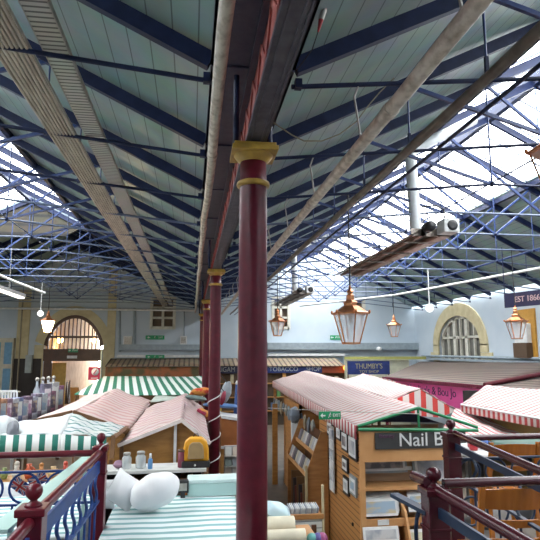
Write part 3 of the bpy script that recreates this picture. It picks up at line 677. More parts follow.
# things standing in the passage
for k, (px, py, wd_, hh, c, lb) in enumerate(((65, 393, 8, 26, (.05, .035, .03), 'dark coat rail standing inside the lit passage'), (74, 376, 9, 10, (.42, .33, .18), 'tan sandwich board inside the lit passage'), (58, 395, 6, 26, (.10, .10, .12), 'dark mannequin figure by the yellow passage door'))):
    p = atY(px, py, 31+k*2); x = p.x; Y = p.y; W = wd_*Y/FPX; Hm = 1.7 if k != 1 else 1.2
    nm = ('coat_rail', 'sandwich_board', 'dress_form')[k]; t = thing(nm, (x, Y, 0), lb, ('clothes rail', 'board', 'mannequin')[k]); m = flat('pass_%d' % k, c)
    if k == 0:
        MB().tube([(x-W/2, Y, .05), (x-W/2, Y, Hm), (x+W/2, Y, Hm), (x+W/2, Y, .05)], .02, 8).build('rail_frame', M_black, t)
        for i in range(4): MB().hexa([(x-W/2+.05+i*W/4, Y-.25, .5), (x-W/2+.13+i*W/4, Y-.25, .5), (x-W/2+.13+i*W/4, Y+.25, .5), (x-W/2+.05+i*W/4, Y+.25, .5), (x-W/2+.07+i*W/4, Y-.1, Hm-.05), (x-W/2+.11+i*W/4, Y-.1, Hm-.05), (x-W/2+.11+i*W/4, Y+.1, Hm-.05), (x-W/2+.07+i*W/4, Y+.1, Hm-.05)]).build('coat', m, t)
    elif k == 1:
        for s in (1, -1): MB().bar((x, Y+s*.3, 0.01), (x, Y+s*.02, Hm), .6, .02, up=(0, 1, 0)).build('board_panel', m, t)
    else:
        MB().lathe((x, Y, 0), [(.2, 0.01), (.2, .03), (.02, .05), (.02, .8), (.15, .85), (.12, 1.05), (.17, 1.35), (.06, 1.5), (.05, 1.6)], 14).build('torso', m, t)

# ================================================================== SHOP FRONTS UNDER THE FAR WALL
YS = 24.6
def shop_awning(x0, x1, y0, y1, label, Y=YS, m=M_corrx):
    a, b = atY(x0, y1, Y), atY(x1, y1, Y); c, d = atY(x1, y0, Y+1.6), atY(x0, y0, Y+1.6); c.x = b.x; d.x = a.x; c.z = d.z
    t = thing('shop_awning', a, label, 'awning'); b.z = a.z
    MB().sheet(a, b, c, d, 20, 3, th=.03).build('corrugated_sheet', m, t); return t
shop_awning(105, 240, 358.5, 366, 'brown ribbed awning over the rust coloured shop front')
shop_awning(262, 345, 358, 366, 'brown ribbed awning over the tobacco shop sign')
def board(name, x0, x1, y0, y1, Y, m, label, cat='sign', th=.06):
    p, q = atY(x0, y1, Y), atY(x1, y0, Y); t = thing(name, (p.x, Y, p.z), label, cat); MB().box(p.x, q.x, Y, Y+th, p.z, q.z).build('board', m, t); return t, p, q
t, p, q = board('painted_fascia', 105, 214, 366.5, 378, YS+.15, M_brick, 'rust and moss coloured painted fascia over the far green-striped awning', 'fascia')
t, p, q = board('shop_sign', 215, 240, 366, 373.5, YS+.1, M_navySign, 'dark sign with grey capitals, partly hidden by the big maroon column')
words_mesh('RIGAM', 'lettering', ((p.x+q.x)/2-.05, YS+.09, (p.z+q.z)/2), .30, flat('grey_letter', (.30, .31, .29)), t, sx=.85)
t, p, q = board('shop_sign', 264, 322, 365.5, 373, YS+.1, M_blueSign, 'blue tobacco shop sign below the ribbed awning')
words_mesh('TOBACCO', 'lettering', (atY(284, 369, YS).x, YS+.09, (p.z+q.z)/2), .27, flat('silver_letter', (.42, .45, .46)), t, sx=1.0)
words_mesh('SHOP', 'lettering', (atY(314, 369, YS).x, YS+.09, (p.z+q.z)/2), .27, flat('silver_letter', (.42, .45, .46)), t, sx=1.0)
t, p, q = board('shop_sign', 322, 345, 365.5, 373, YS+.12, flat('rust_red', (.26, .05, .015)), 'plain rust-red sign continuing from the tobacco shop sign')
MB().ball(atY(346, 368, YS-.1), .13, 12).build('lit_bulb', glow('amber_bulb', (1, .35, .05), 2.5), t)
t, p, q = board('shop_sign', 348, 389.5, 361, 374.5, 22.5, M_blueSign, 'dark blue sign with worn gold capitals beside the cream panel')
words_mesh("THUMBY'S", 'lettering', ((p.x+q.x)/2, 22.49, p.z*.4+q.z*.6), .30, M_goldtxt, t, sx=.85)
words_mesh('TOY SHOP', 'small_lettering', ((p.x+q.x)/2, 22.49, p.z*.8+q.z*.2), .16, M_goldtxt, t, sx=1.1)
MB().box(p.x, p.x+.05, 22.56, 22.6, 0, p.z+.1).build('post', M_brownfr, t); MB().box(q.x-.05, q.x, 22.56, 22.6, 0, p.z+.1).build('post', M_brownfr, t)
far_box('lime_rail', 345, 426, 356.5, 359.5, mat('lime_paint', (.42, .42, .12)), 'yellow-green rail above the dark blue gold-lettered sign', 'rail', Y=24.0, d=.1)
t = thing('shop_partition', atY(345, 372, 24.2), 'cream partition panel under the yellow-green rail', 'partition'); p, q = atY(345, 372, 24.2), atY(408, 359.5, 24.2); MB().box(p.x, q.x, 24.1, 24.3, 0, q.z).build('partition_panel', mat('pale_cream', (.60, .60, .46)), t)
# shop interiors: dark walls with shelves and warm lamps
t = thing('shop_kiosk', (atY(105, 380, YS+.3).x, YS+.3, 0), 'dark timber kiosk wall under the far ribbed awnings', 'kiosk'); p, q = atY(105, 380, YS+.35), atY(345, 366, YS+.35)
MB().box(p.x, q.x, YS+.4, YS+.6, 0, 2.55).build('kiosk_wall', mat('kiosk_brown', (.14, .075, .03), (.04, .03, .02), 1.2), t)
for k in range(3): MB().box(atY(216, 0, YS).x, atY(345, 0, YS).x, YS+.15, YS+.4, .6+.6*k, .64+.6*k).build('shelf', M_ochre, t)
cols = [(.5, .35, .06), (.35, .04, .03), (.5, .45, .3), (.06, .15, .3), (.1, .25, .08), (.6, .3, .08)]
for k in range(22):
    x = atY(224+k*5.3, 0, YS).x; z = .64+.6*(k % 3)
    if 240 < 224+k*5.3 < 268: continue
    tag(MB().box(x, x+.14, YS+.18, YS+.36, z+.003, z+.28+.05*(k % 4)).build('carton', flat('carton_%d' % (k % 6), cols[k % 6])), 'small coloured carton on the shelves of the tobacco shop', 'box', 'cartons in the tobacco shop')

# ================================================================== ARCHED-DOORWAY AISLE STALLS
def post(mbname, x, y, z1, m, t, w_=.05): return MB().box(x-w_/2, x+w_/2, y-w_/2, y+w_/2, 0, z1).build(mbname, m, t)
# far green striped canopy
tl, bl = atZ(104, 376, 2.42), atZ(74, 394.5, 2.15); tr, br = atZ(204, 376, 2.42), atZ(206, 394.5, 2.15)
t = thing('market_stall', (bl.x, bl.y, 0), 'far stall with green and white striped awning below the rust painted fascia', 'market stall')
MB().sheet(bl, br, tr, tl, 24, 8, sag=.02, wr=.015, th=.015, seed=3).build('canopy', M_greenx, t)
for q in (bl, br, tl, tr): post('post', q.x+(.05 if q in (bl, tl) else -.05), q.y+.03, q.z-.03, M_brownfr, t)
MB().box(bl.x+.2, br.x-.2, bl.y+.6, tl.y-.4, 0, .9).build('counter', M_ochre, t)
# low grey-green sheet behind the pink roofs
a, b, c, d = atZ(150, 401, 2.1), atZ(203, 401, 2.1), atZ(203, 395, 2.12), atZ(158, 394, 2.12)
t = thing('market_stall', (a.x, a.y, 0), 'small stall under a plain grey-green sheet behind the pink roofs', 'market stall')
MB().sheet(a, b, c, d, 8, 4, wr=.03, th=.012).build('canopy', mat('grey_green_canvas', (.50, .56, .50)), t)
for q in (a, b, c, d): post('post', q.x, q.y, q.z-.02, M_brownfr, t, .04)
# pink gable stall A
def gable_stall(t, F, B, zr, ze, xr, xl, xe, mL, mR, seed, zl=None):
    zl = zl or ze
    f, b = F, B
    MB().sheet((xl, f, zl), (xr, f, zr), (xr, b, zr), (xl, b, zl), 10, 14, sag=.02, wr=.025, th=.014, seed=seed).build('roof_slope', mL, t)
    MB().sheet((xr, f, zr), (xe, f, ze), (xe, b, ze), (xr, b, zr), 10, 14, sag=.02, wr=.025, th=.014, seed=seed+1).build('roof_slope', mR, t)
    for x in (xl+.04, xe-.04):
        for y in (f+.06, b-.06): post('post', x, y, ze-.02, M_brownfr, t, .045)
fa = atZ(73, 411.5, 2.36); fl = atZ(24, 423, 2.08); fr_ = atZ(128, 425, 2.06)
FY = 9.06; fl = atY(24, 423, FY); fr_ = atY(129, 427, FY); t = thing('market_stall', (fa.x, FY, 0), 'stall with plain pale pink gable roof and brown front fascia', 'market stall')
gable_stall(t, FY, 14.2, 2.36, 2.06, fa.x, fl.x, fr_.x, mat('pale_pink_canvas', (.66, .52, .49), (.60, .46, .43), 2, rough=.8), M_pinkst, 5, zl=fl.z)
for a, b in (((fl.x, FY-.02, fl.z-.02), (fa.x, FY-.02, 2.34)), ((fa.x, FY-.02, 2.34), (fr_.x, FY-.02, 2.04))): MB().bar(a, b, .03, .09).build('fascia_board', M_brownfr, t)
MB().box(fl.x+.1, fr_.x-.1, FY+.5, FY+1.2, 0, .95).build('counter', M_ochre, t)
# pink gable stall B
ra = atZ(182, 419, 2.40); BY = 7.5; BL = atY(118, 443, BY)
t = thing('market_stall', (ra.x, BY, 0), 'stall with dusty pink striped gable roof and ochre panel over the jar shelf', 'market stall')
xr = ra.x; xl = BL.x; xe = .27
gable_stall(t, BY, 12.0, 2.40, 2.10, xr, xl, xe, M_pinkst2, M_pinkst2, 9)
for a, b in (((xl, BY-.02, 2.09), (xr, BY-.02, 2.39)), ((xr, BY-.02, 2.39), (xe, BY-.02, 2.09))): MB().bar(a, b, .03, .045).build('fascia_board', mat('pink_white_edge', (.82, .72, .68)), t)
MB().prism([(xl+.04, 1.5), (xe-.04, 1.5), (xe-.04, 2.07), (xr, 2.36), (xl+.04, 2.07)], BY+.10, BY+.13).build('gable_panel', M_ochre, t)
MB().box(xr-.10, xr-.065, BY+.04, BY+.08, 1.5, 2.36).build('white_upright', M_white, t)
MB().box(xl+.04, xe-.04, BY+.1, BY+.13, 0, 1.5).build('back_panel', M_dark, t)
# shelf unit with jars in front of stall B
sx0, sx1, sy0, sy1, sz = -1.02, .20, 6.72, 7.12, 1.93
t = thing('shelf_unit', (sx0, sy0, 0), 'white-topped shelf unit holding jars and the yellow backpack', 'shelf unit')
MB().box(sx0, sx1, sy0, sy1, sz-.035, sz).build('shelf_top', mat('pale_shelf', (.68, .69, .66)), t)
MB().box(sx0+.02, sx1-.02, sy1-.03, sy1, 0, sz-.04).build('back_panel', M_dark, t)
for k, z in enumerate((.5, 1.0, 1.58)): MB().box(sx0+.02, sx1-.02, sy0+.05, sy1-.03, z, z+.025).build('shelf', M_dkwood, t)
for x in (sx0+.02, -.42, sx1-.05): MB().box(x, x+.03, sy0+.03, sy1-.03, 0, sz-.035).build('upright', M_dkwood, t)
for k, x in enumerate((-.86, -.66, -.32, -.1)):
    tag(MB().box(x, x+.15, sy0+.08, sy1-.06, 1.608, 1.78+.03*(k % 2)).build('storage_box', mat('card_brown', (.24, .11, .045), (.16, .07, .03), 7), bevel=.004), 'small brown box in the dark recess below the jar shelf, %s from the white cushions' % ORD[k], 'box')
def jar(px, label, r, h, m, lidm, Y=6.86):
    x = atY(px, 455, Y).x; t = thing('glass_jar', (x, Y, sz+.002), label, 'jar')
    MB().lathe((x, Y, sz+.002), [(r*.8, 0), (r, .01), (r, h*.8), (r*.7, h*.92), (r*.7, h)], 16).build('jar_glass', m, t)
    MB().lathe((x, Y, sz+.002+h), [(r*.76, 0), (r*.78, .025), (r*.6, .03)], 16).build('lid', lidm, t)
    mb = MB(); rr = random.Random(px)
    for i in range(9): mb.ball((x+rr.uniform(-.5, .5)*r, Y+rr.uniform(-.5, .5)*r, sz+.03+h*.7*i/9), r*.28, 8)
    mb.build('contents', flat('beads_%d' % px, (.28, .33, .34)), t)
jar(127, 'clear glass jar of grey beads at the shelf end nearer the white cushions', .055, .15, glassy('jar_clear', (.8, .86, .86), .45, .05), M_galv)
jar(141, 'clear glass jar of grey beads beside the blue bottle', .06, .16, glassy('jar_clear', (.8, .86, .86), .45, .05), M_galv)
x = atY(150.5, 455, 6.8).x; t = thing('spray_bottle', (x, 6.8, sz+.002), 'small blue bottle with pale cap on the jar shelf', 'bottle')
MB().lathe((x, 6.8, sz+.002), [(.025, 0), (.027, .01), (.027, .10), (.014, .12)], 12).build('bottle_body', flat('bottle_blue', (.10, .26, .5)), t); MB().lathe((x, 6.8, sz+.122), [(.014, 0), (.014, .05)], 10).build('cap', M_white, t)
x = atY(182, 455, 6.84).x; t = thing('storage_tin', (x, 6.84, sz+.002), 'maroon tin beside the yellow backpack', 'tin')
MB().lathe((x, 6.84, sz+.002), [(.047, 0), (.048, .01), (.048, .18)], 16).build('tin_body', flat('tin_maroon', (.16, .02, .04)), t); MB().lathe((x, 6.84, sz+.182), [(.05, 0), (.05, .02), (.03, .025)], 16).build('lid', M_dkwood, t)
def pillow(mb, c, sx, sy, th, rx=0, ry=0, rz=0, p=2.6, n=14, pinch=.12):
    M = Matrix.Translation(c) @ Matrix.Rotation(rz, 4, 'Z') @ Matrix.Rotation(ry, 4, 'Y') @ Matrix.Rotation(rx, 4, 'X')
    for s in (1, -1):
        vs = []
        for j in range(n+1):
            for i in range(n+1):
                u, v = 2*i/n-1, 2*j/n-1; pass
                h = max(0, 1-abs(u)**p)**.55*max(0, 1-abs(v)**p)**.55
                x, y = u*sx/2, v*sy/2
                if pinch < 0: x, y = u*sqrt(1-.42*v*v)*sx/2, v*sqrt(1-.42*u*u)*sy/2
                x *= 1-max(0, pinch)*(1-v*v)*abs(u)**3*.6; y *= 1-max(0, pinch)*(1-u*u)*abs(v)**3*.6
                vs.append(M @ Vector((x, y, s*h*th/2*(1+.06*sin(7*u+3*v)))))
        fs = [(j*(n+1)+i, j*(n+1)+i+1, (j+1)*(n+1)+i+1, (j+1)*(n+1)+i) for j in range(n) for i in range(n)]
        if s < 0: fs = [f[::-1] for f in fs]
        mb.add(vs, fs, True)
    return mb
x = atY(147.5, 455, 6.9).x
tag(pillow(MB(), (atY(119, 455, 6.9).x, 6.9, sz+.045), .12, .12, .085).build('cloth_pouch', flat('mauve', (.34, .20, .28))), 'mauve cloth pouch at the end of the jar shelf', 'pouch')
# yellow backpack
x = atY(196, 446, 6.86).x; t = thing('backpack', (x, 6.86, sz+.002), 'yellow backpack with black base on the jar shelf beside the column', 'backpack')
mb = MB(); pr = [(-.155, .07), (-.15, .20), (-.13, .29), (-.07, .335), (.07, .335), (.13, .29), (.15, .20), (.155, .07)]
mb.prism([(x+a, sz+b) for a, b in pr], 6.80, 6.96); mb.build('pack_body', M_yellow, t, bevel=.02)
mb = MB(); mb.prism([(x+a*.62, sz+.05+b*.72) for a, b in pr], 6.755, 6.80); mb.build('front_pocket', mat('tan_mesh', (.38, .26, .12)), t, bevel=.012)
MB().box(x-.165, x+.165, 6.76, 6.97, sz+.003, sz+.075).build('base_panel', M_black, t, bevel=.012)
MB().tube([(x-.03, 6.93, sz+.335), (x-.02, 6.93, sz+.365), (x+.02, 6.93, sz+.365), (x+.03, 6.93, sz+.335)], .006, 8).build('grab_handle', M_black, t)
MB().ball((x-.01, 6.75, sz+.035), .012, 8).build('buckle', M_white, t)
# orange stool below
x = atY(195, 470, 6.45).x; t = thing('stool', (x, 6.45, 0), 'orange wooden stool top below the yellow backpack', 'stool')
MB().box(x-.12, x+.12, 6.33, 6.57, 1.80, 1.83).build('seat', M_chair, t, bevel=.006)
for a in (-.1, .1):
    for b in (6.36, 6.54): MB().tube([(x+a*1.2, b, 0), (x+a, b, 1.80)], .013, 8).build('leg', M_chair, t)
MB().box(x-.1, x+.1, 6.35, 6.37, 1.66, 1.69).build('stretcher', M_chair, t)

# green tarp stall close to the balcony
t = thing('market_stall', (-1.9, 7, 0), 'stall roofed with crumpled pale green striped tarpaulin and bold green valance', 'market stall')
A, B, C, D, Ap = atY(-20, 435, 7.2), atY(113.5, 437, 7.2), atY(127, 427, 8.9), atY(-14, 428, 8.9), atY(73, 414, 8.9)
Mid = atY(62, 434, 7.2)
MB().sheet(A, Mid, Ap, D, 14, 8, wr=.03, th=.012, seed=4).build('canopy', M_whitecl, t)
MB().sheet(Mid, B, C, Ap, 14, 8, wr=.035, th=.012, seed=6).build('canopy', M_greent, t)
Av, Mv, Bv = A+Vector((0, -.02, 0)), Mid+Vector((0, -.02, 0)), B+Vector((-.08, -.02, 0))
dz = Vector((0, -.02, -.255))
MB().sheet(Av+dz, Mv+dz, Mv, Av, 30, 2, th=.008, wr=.006).build('valance', M_greenv, t)
MB().sheet(Mv+dz, Bv+dz*.8, Bv, Mv, 14, 2, th=.008, wr=.006).build('valance', M_greenv, t)
MB().bar(B, C, .05, .035).build('edge_rail', M_brownfr, t); MB().bar(B+Vector((0, 0, .02)), B-Vector((.01, .02, .25)), .05, .04, up=(0, 1, 0)).build('corner_post', M_brownfr, t)
for x, y in ((A.x+.1, 7.3), (B.x-.03, 7.3), (D.x+.1, 8.8), (C.x-.05, 8.8)): post('post', x, y, 1.95, M_brownfr, t, .045)
MB().box(-3.1, B.x-.1, 6.3, 6.9, 1.90, 1.94).build('display_shelf', M_ochre, t)
MB().box(-3.1, B.x-.1, 6.85, 6.9, 0, 1.90).build('back_panel', M_dkwood, t)
MB().sheet((-3.1, 6.05, 1.45), (B.x-.1, 6.05, 1.35), (B.x-.1, 6.28, 1.93), (-3.1, 6.28, 1.93), 16, 8, wr=.03, th=.01, seed=2).build('draped_sheet', M_whitecl, t)
pc = [(.5, .2, .05), (.62, .42, .2), (.5, .07, .04), (.45, .3, .15), (.25, .3, .1), (.55, .5, .42), (.6, .12, .05)]
for k in range(11):
    x = -2.45+k*.125; rr = random.Random(k); h = .1+.06*rr.random(); r = .04+.012*rr.random()
    lb = ['orange', 'sandy', 'scarlet', 'tan', 'olive', 'pale stone', 'red'][k % 7]
    t = thing('ornament', (x, 6.45, 1.942), '%s pottery ornament behind the crimson rail, %s from the hall corner end' % (lb, ORD[k]), 'ornament', 'pottery ornaments on the display shelf')
    m = flat('pottery_%d' % (k % 7), pc[k % 7], rough=.35)
    MB().lathe((x, 6.45, 1.942), [(r*.7, 0), (r, h*.3), (r*.9, h*.55), (r*.45, h*.75), (r*.6, h)], 14).build('pot_body', m, t)
    if k % 2: MB().ball((x, 6.45, 1.942+h+r*.35), r*.55, 10).build('pot_stopper', m, t)
    else: MB().tube([(x+r*.8, 6.45, 1.942+h*.3), (x+r*1.5, 6.45, 1.942+h*.5), (x+r*.6, 6.45, 1.942+h*.8)], .008, 6).build('pot_handle', m, t)
tag(pillow(MB(), Vector(atY(3, 427, 7.7)), .30, .3, .26, .5, .2).build('bundled_cloth', M_whitecl), 'white crumpled bundle on the tarpaulin beside the grey one', 'cloth')
tag(pillow(MB(), Vector(atY(13, 430, 7.5)), .14, .3, .20, .3, .3, .4).build('bundled_cloth', flat('slate_cloth', (.16, .17, .19))), 'slate grey crumpled bundle at the tarpaulin corner', 'cloth')

# tall row of boxed goods by the arch
t = thing('display_bench', (-5, 15, 0), 'tall dark bench holding the row of boxed goods before the arch', 'bench')
Ba, Bb = atZ(-25, 436, 1.42), atZ(70, 411, 1.42); d = (Bb-Ba); n_ = Vector((-d.y, d.x, 0)).normalized()
MB().hexa([Ba+Vector((0, 0, -.06)), Bb+Vector((0, 0, -.06)), Bb+n_*.5+Vector((0, 0, -.06)), Ba+n_*.5+Vector((0, 0, -.06)), Ba, Bb, Bb+n_*.5, Ba+n_*.5]).build('bench_top', M_dkwood, t)
for f in (.03, .5, .97):
    q = Ba.lerp(Bb, f)+n_*.25; MB().box(q.x-.05, q.x+.05, q.y-.05, q.y+.05, 0, 1.36).build('leg', M_dkwood, t)
bc = [(.40, .18, .28), (.72, .72, .74), (.36, .16, .26), (.55, .24, .12), (.60, .32, .20), (.34, .22, .30), (.76, .78, .84), (.22, .26, .46), (.62, .54, .60), (.20, .14, .22), (.52, .56, .68), (.26, .22, .30), (.7, .76, .84), (.22, .2, .28)]
bn = ['mauve', 'white', 'plum', 'rust', 'terracotta', 'dusty purple', 'pale lilac', 'indigo', 'pinkish grey', 'aubergine', 'slate blue', 'dark violet', 'icy white', 'deep grey']
for k in range(17):
    f = .05+.053*k; q = Ba.lerp(Bb, f)+n_*.2; rr = random.Random(k+40); wd_ = .20+.10*rr.random(); hh = .52+.30*rr.random()+.12*(k > 11)
    lb = bn[k % 14]; a = atan2(d.y, d.x)-.5
    t = thing('boxed_gift', (q.x, q.y, q.z+.002), '%s upright box, %s in the row counted from the glazed cupboard' % (lb, ORD[k]), 'box', 'upright boxes on the tall bench')
    ob = MB().box(-wd_/2, wd_/2, -.1, .1, 0, hh).build('carton_body', mat('giftbox_%d' % (k % 14), bc[k % 14], tuple(c*.5 for c in bc[k % 14]), 4, lo=.45, hi=.55), None); ob.parent = t
    ob2 = MB().box(-wd_/2+.03, wd_/2-.03, -.107, -.1, hh*.3, hh*.85).build('front_picture', (M_print2, mat('pic_mauve', (.45, .25, .38), (.75, .68, .72), 7, lo=.45, hi=.55), mat('pic_dark', (.12, .10, .16), (.5, .4, .3), 7, lo=.45, hi=.6), M_white)[k % 4], None); ob2.parent = t
    t.rotation_euler = (0, 0, a)
for k in range(4):
    p = atZ(46+k*6, 398-k*2.0, 1.9); q = Ba.lerp(Bb, .72+.07*k)+n_*.42
    t = thing('glass_bottle', (q.x, q.y, 1.42), 'clear decorative bottle behind the boxes by the arch, %s along' % ORD[k], 'bottle', 'clear bottles by the arch')
    MB().lathe((q.x, q.y, 1.422), [(.09, 0), (.10, .05), (.10, .7), (.04, .85), (.035, 1.0)], 12).build('bottle_body', glassy('bottle_glass', (.6, .66, .72), .5, .1), t); MB().ball((q.x, q.y, 2.46), .06, 10).build('stopper', M_galv, t)
t = thing('planter_box', atY(2, 402, 15.5), 'white slatted planter box at the hall corner behind the boxed goods', 'planter')
p, q = atY(-25, 403, 15.5), atY(17, 391, 15.5)
MB().box(p.x, q.x, 15.5, 15.9, p.z-.02, p.z+.03).build('planter_base', M_white, t)
mb = MB(); K = 14
for k in range(K+1): x = p.x+(q.x-p.x)*k/K; mb.box(x-.02, x+.02, 15.5, 15.53, p.z, q.z)
mb.build('slats', M_white, t); MB().box(p.x, q.x, 15.49, 15.54, q.z-.03, q.z+.02).build('top_rail', M_white, t)
for x in (p.x+.05, q.x-.05): MB().box(x-.03, x+.03, 15.6, 15.66, 0, p.z).build('leg', M_white, t)
MB().sheet((p.x+.02, 15.55, q.z-.05), (q.x-.02, 15.55, q.z-.05), (q.x-.02, 15.88, q.z-.03), (p.x+.02, 15.88, q.z-.03), 8, 3, wr=.06, th=.02).build('grey_leaves', mat('grey_leaf', (.30, .33, .28)), t)

# soft goods draped beside the second column
tag(pillow(MB(), atY(200, 392, 11.4), .42, .30, .16, -.25, -.1, .2).build('sun_hat', mat('red_print', (.55, .06, .03), (.65, .25, .05), 9, lo=.45, hi=.55)), 'red and orange patterned cap on the pink roof beside the cable-wound column', 'hat')
tag(pillow(MB(), atY(203, 414, 10.6), .30, .26, .16, -.4, .45, .1).build('sun_hat', mat('pink_print', (.50, .05, .12), (.8, .35, .08), 8, lo=.5, hi=.6)), 'crimson and yellow patterned cap low against the cable-wound column', 'hat')
tag(pillow(MB(), atY(196, 398, 11.2), .44, .25, .10, 0, .15).build('folded_cloth', flat('olive_grey', (.16, .22, .20))), 'olive grey folded cloth under the red and orange cap', 'cloth')
tag(pillow(MB(), atY(221, 405.5, 11.6), .78, .3, .09, 0, .06).build('folded_cloth', flat('denim_blue', (.10, .20, .42))), 'bright blue folded cloth lying behind the cable-wound column', 'cloth')
for px, py, Y, sx_, sz_, c, lb in ((226, 392, 10.6, .20, .40, (.42, .48, .52), 'pale blue-grey bag hanging behind the cable-wound column'), (223, 398, 10.4, .09, .26, (.42, .05, .09), 'small rose red bag by the cable-wound column')):
    p = atY(px, py, Y); t = thing('hanging_bag', p, lb, 'bag'); pillow(MB(), p, sx_, .16, sz_, 0, .25).build('bag_body', flat('bag_%d' % px, c), t)
    MB().tube([p+Vector((.03, 0, sz_*.4)), (CX+.09, COLY[1]+.06, p.z+sz_*.9)], .008, 6).build('strap', M_black, t)
t = thing('closed_parasol', atY(237, 412, 11.8), 'closed navy parasol standing just beside the big maroon column', 'parasol'); p = atY(237, 382, 11.8)
MB().lathe((p.x, 11.8, 0), [(.02, .02), (.02, 1.6), (.07, 1.65), (.065, 2.1), (.03, p.z-.05)], 12).build('folded_canopy', flat('parasol_blue', (.02, .06, .2)), t); MB().lathe((p.x, 11.8, p.z-.05), [(.03, 0), (.035, .04), (.01, .08)], 10).build('finial', M_white, t)
MB().lathe((p.x, 11.8, 0), [(.2, .0), (.2, .04)], 16).build('foot', M_black, t)
pts = [(CX+.118*cos(a), COLY[1]+.118*sin(a), 1.1+a*.057) for a in [k*pi/8 for k in range(8*2*4+1)]]
tag(MB().tube(pts, .010, 6).build('wound_cable', M_white), 'white cable spiralling up the second maroon column', 'cable')
# ochre cabinet and card rack between the two columns
p, q = atY(221, 445, 11), atY(243, 415, 11)
t = thing('display_cabinet', (p.x, 11, 0), 'ochre cabinet with white top seen between the two front columns', 'cabinet')
MB().box(p.x, q.x+.1, 11, 11.7, 0, 1.42).build('cabinet_body', M_ochre, t); MB().hexa([(p.x, 11, 1.45), (q.x+.1, 11, 1.40), (q.x+.1, 11.7, 1.40), (p.x, 11.7, 1.45), (p.x, 11, 2.0), (q.x+.1, 11, 1.92), (q.x+.1, 11.7, 1.92), (p.x, 11.7, 2.0)]).build('sloping_side', mat('burnt_orange_wood', (.36, .12, .03)), t)
MB().hexa([(p.x, 10.97, 1.99), (q.x+.1, 10.97, 1.91), (q.x+.1, 11.7, 1.91), (p.x, 11.7, 1.99), (p.x, 10.97, 2.04), (q.x+.1, 10.97, 1.96), (q.x+.1, 11.7, 1.96), (p.x, 11.7, 2.04)]).build('white_top', M_white, t); MB().box(p.x, q.x+.1, 10.97, 11, 1.42, 1.47).build('white_edge', M_white, t)
p, q = atY(224, 490, 8.6), atY(242, 446, 8.6)
t = thing('card_rack', (p.x, 8.6, 0), 'tall rack of pale greeting cards between the two front columns', 'card rack')
MB().box(p.x, q.x+.06, 8.62, 8.68, 0, q.z).build('back_board', flat('rack_grey', (.38, .36, .34)), t)
for j in range(6): MB().box(p.x, q.x+.06, 8.55, 8.62, q.z-.15-.15*j, q.z-.135-.15*j).build('card_ledge', M_galv, t)
for j in range(6):
    for i in range(3):
        x = p.x+.012+i*.112; z = q.z-.134-.15*j; cc = [(.62, .62, .58), (.3, .34, .36), (.5, .42, .34), (.2, .24, .22)][(i*2+j*3) % 4]
        tag(MB().hexa([(x, 8.565, z), (x+.095, 8.565, z), (x+.095, 8.57, z), (x, 8.57, z), (x, 8.60, z+.125), (x+.095, 8.60, z+.125), (x+.095, 8.605, z+.125), (x, 8.605, z+.125)]).build('greeting_card', flat('card_%d' % ((i*2+j*3) % 4), cc)), 'small greeting card in the rack between the two front columns', 'card', 'greeting cards in the tall rack')

# pale striped canopy right below the balcony with cushions and mint box
CZ = 2.0
t = thing('counter_canopy', (-.13, 4.1, 0), 'flat pale green and white striped stall top carrying the white cushions', 'stall top')
MB().sheet((-.60, 3.0, CZ), (.315, 3.0, CZ), (.42, 5.27, CZ), (-.62, 5.27, CZ), 14, 24, th=.02, wr=.004).build('striped_top', M_greenc, t)
MB().sheet((-.62, 5.28, CZ-.25), (.42, 5.28, CZ-.25), (.42, 5.28, CZ-.01), (-.62, 5.28, CZ-.01), 14, 2, th=.01).build('back_valance', M_whitecl, t)
for x in (-.5, .28):
    for y in (3.1, 4.8): post('post', x, y, CZ-.02, M_galv, t, .04)
t = thing('striped_table', (-2.0, 4.9, 0), 'low green and white striped table top seen through the blue ring railing', 'table')
MB().sheet((-3.3, 4.6, 1.9), (-.85, 4.6, 1.9), (-.85, 5.85, 1.9), (-3.3, 5.85, 1.9), 14, 20, th=.02, wr=.005).build('striped_top', M_greenc, t)
for x in (-3.2, -.95):
    for y in (4.7, 5.75): post('leg', x, y, 1.88, M_galv, t, .05)
for k, (px, py, Y, sx, sy, th, rx, ry, rz, lb) in enumerate(((124, 490, 4.9, .25, .28, .14, 1.0, .6, .15, 'white square cushion leaning on its corner on the striped stall top'), (155, 491, 4.8, .42, .30, .26, .60, -.33, -.1, 'plump white cushion with seam lying on the striped stall top'), (106, 494, 4.95, .16, .24, .10, 1.2, .1, .3, 'small white cushion edge behind the crimson corner post'))):
    p = atY(px, py, Y); t = thing('cushion', p, lb, 'cushion', 'white cushions on the striped stall top')
    pillow(MB(), p, sx, sy, th, rx, ry, rz, p=(2.0 if k == 1 else 2.6), pinch=(-.05 if k == 1 else .12)).build('cushion_body', M_cushion, t)
    M = Matrix.Translation(p) @ Matrix.Rotation(rz, 4, 'Z') @ Matrix.Rotation(ry, 4, 'Y') @ Matrix.Rotation(rx, 4, 'X')
    pt = []
    for i in range(41):
        a = 2*pi*i/40; cu, su = cos(a), sin(a); e_ = .85 if k == 1 else .45; u = math.copysign(abs(cu)**e_, cu); v = math.copysign(abs(su)**e_, su)
        x = u*sx/2*(1-.12*(1-v*v)*abs(u)**3*.6); y = v*sy/2*(1-.12*(1-u*u)*abs(v)**3*.6); pt.append(M @ Vector((x, y, 0)))
    MB().tube(pt[:-1], .0028, 5, closed=True).build('piping', flat('seam_grey', (.55, .55, .56)), t)
p0 = atZ(187.5, 497, CZ); t = thing('fabric_box', (p0.x, p0.y, CZ+.004), 'mint green box with pale lid at the back of the striped stall top', 'box')
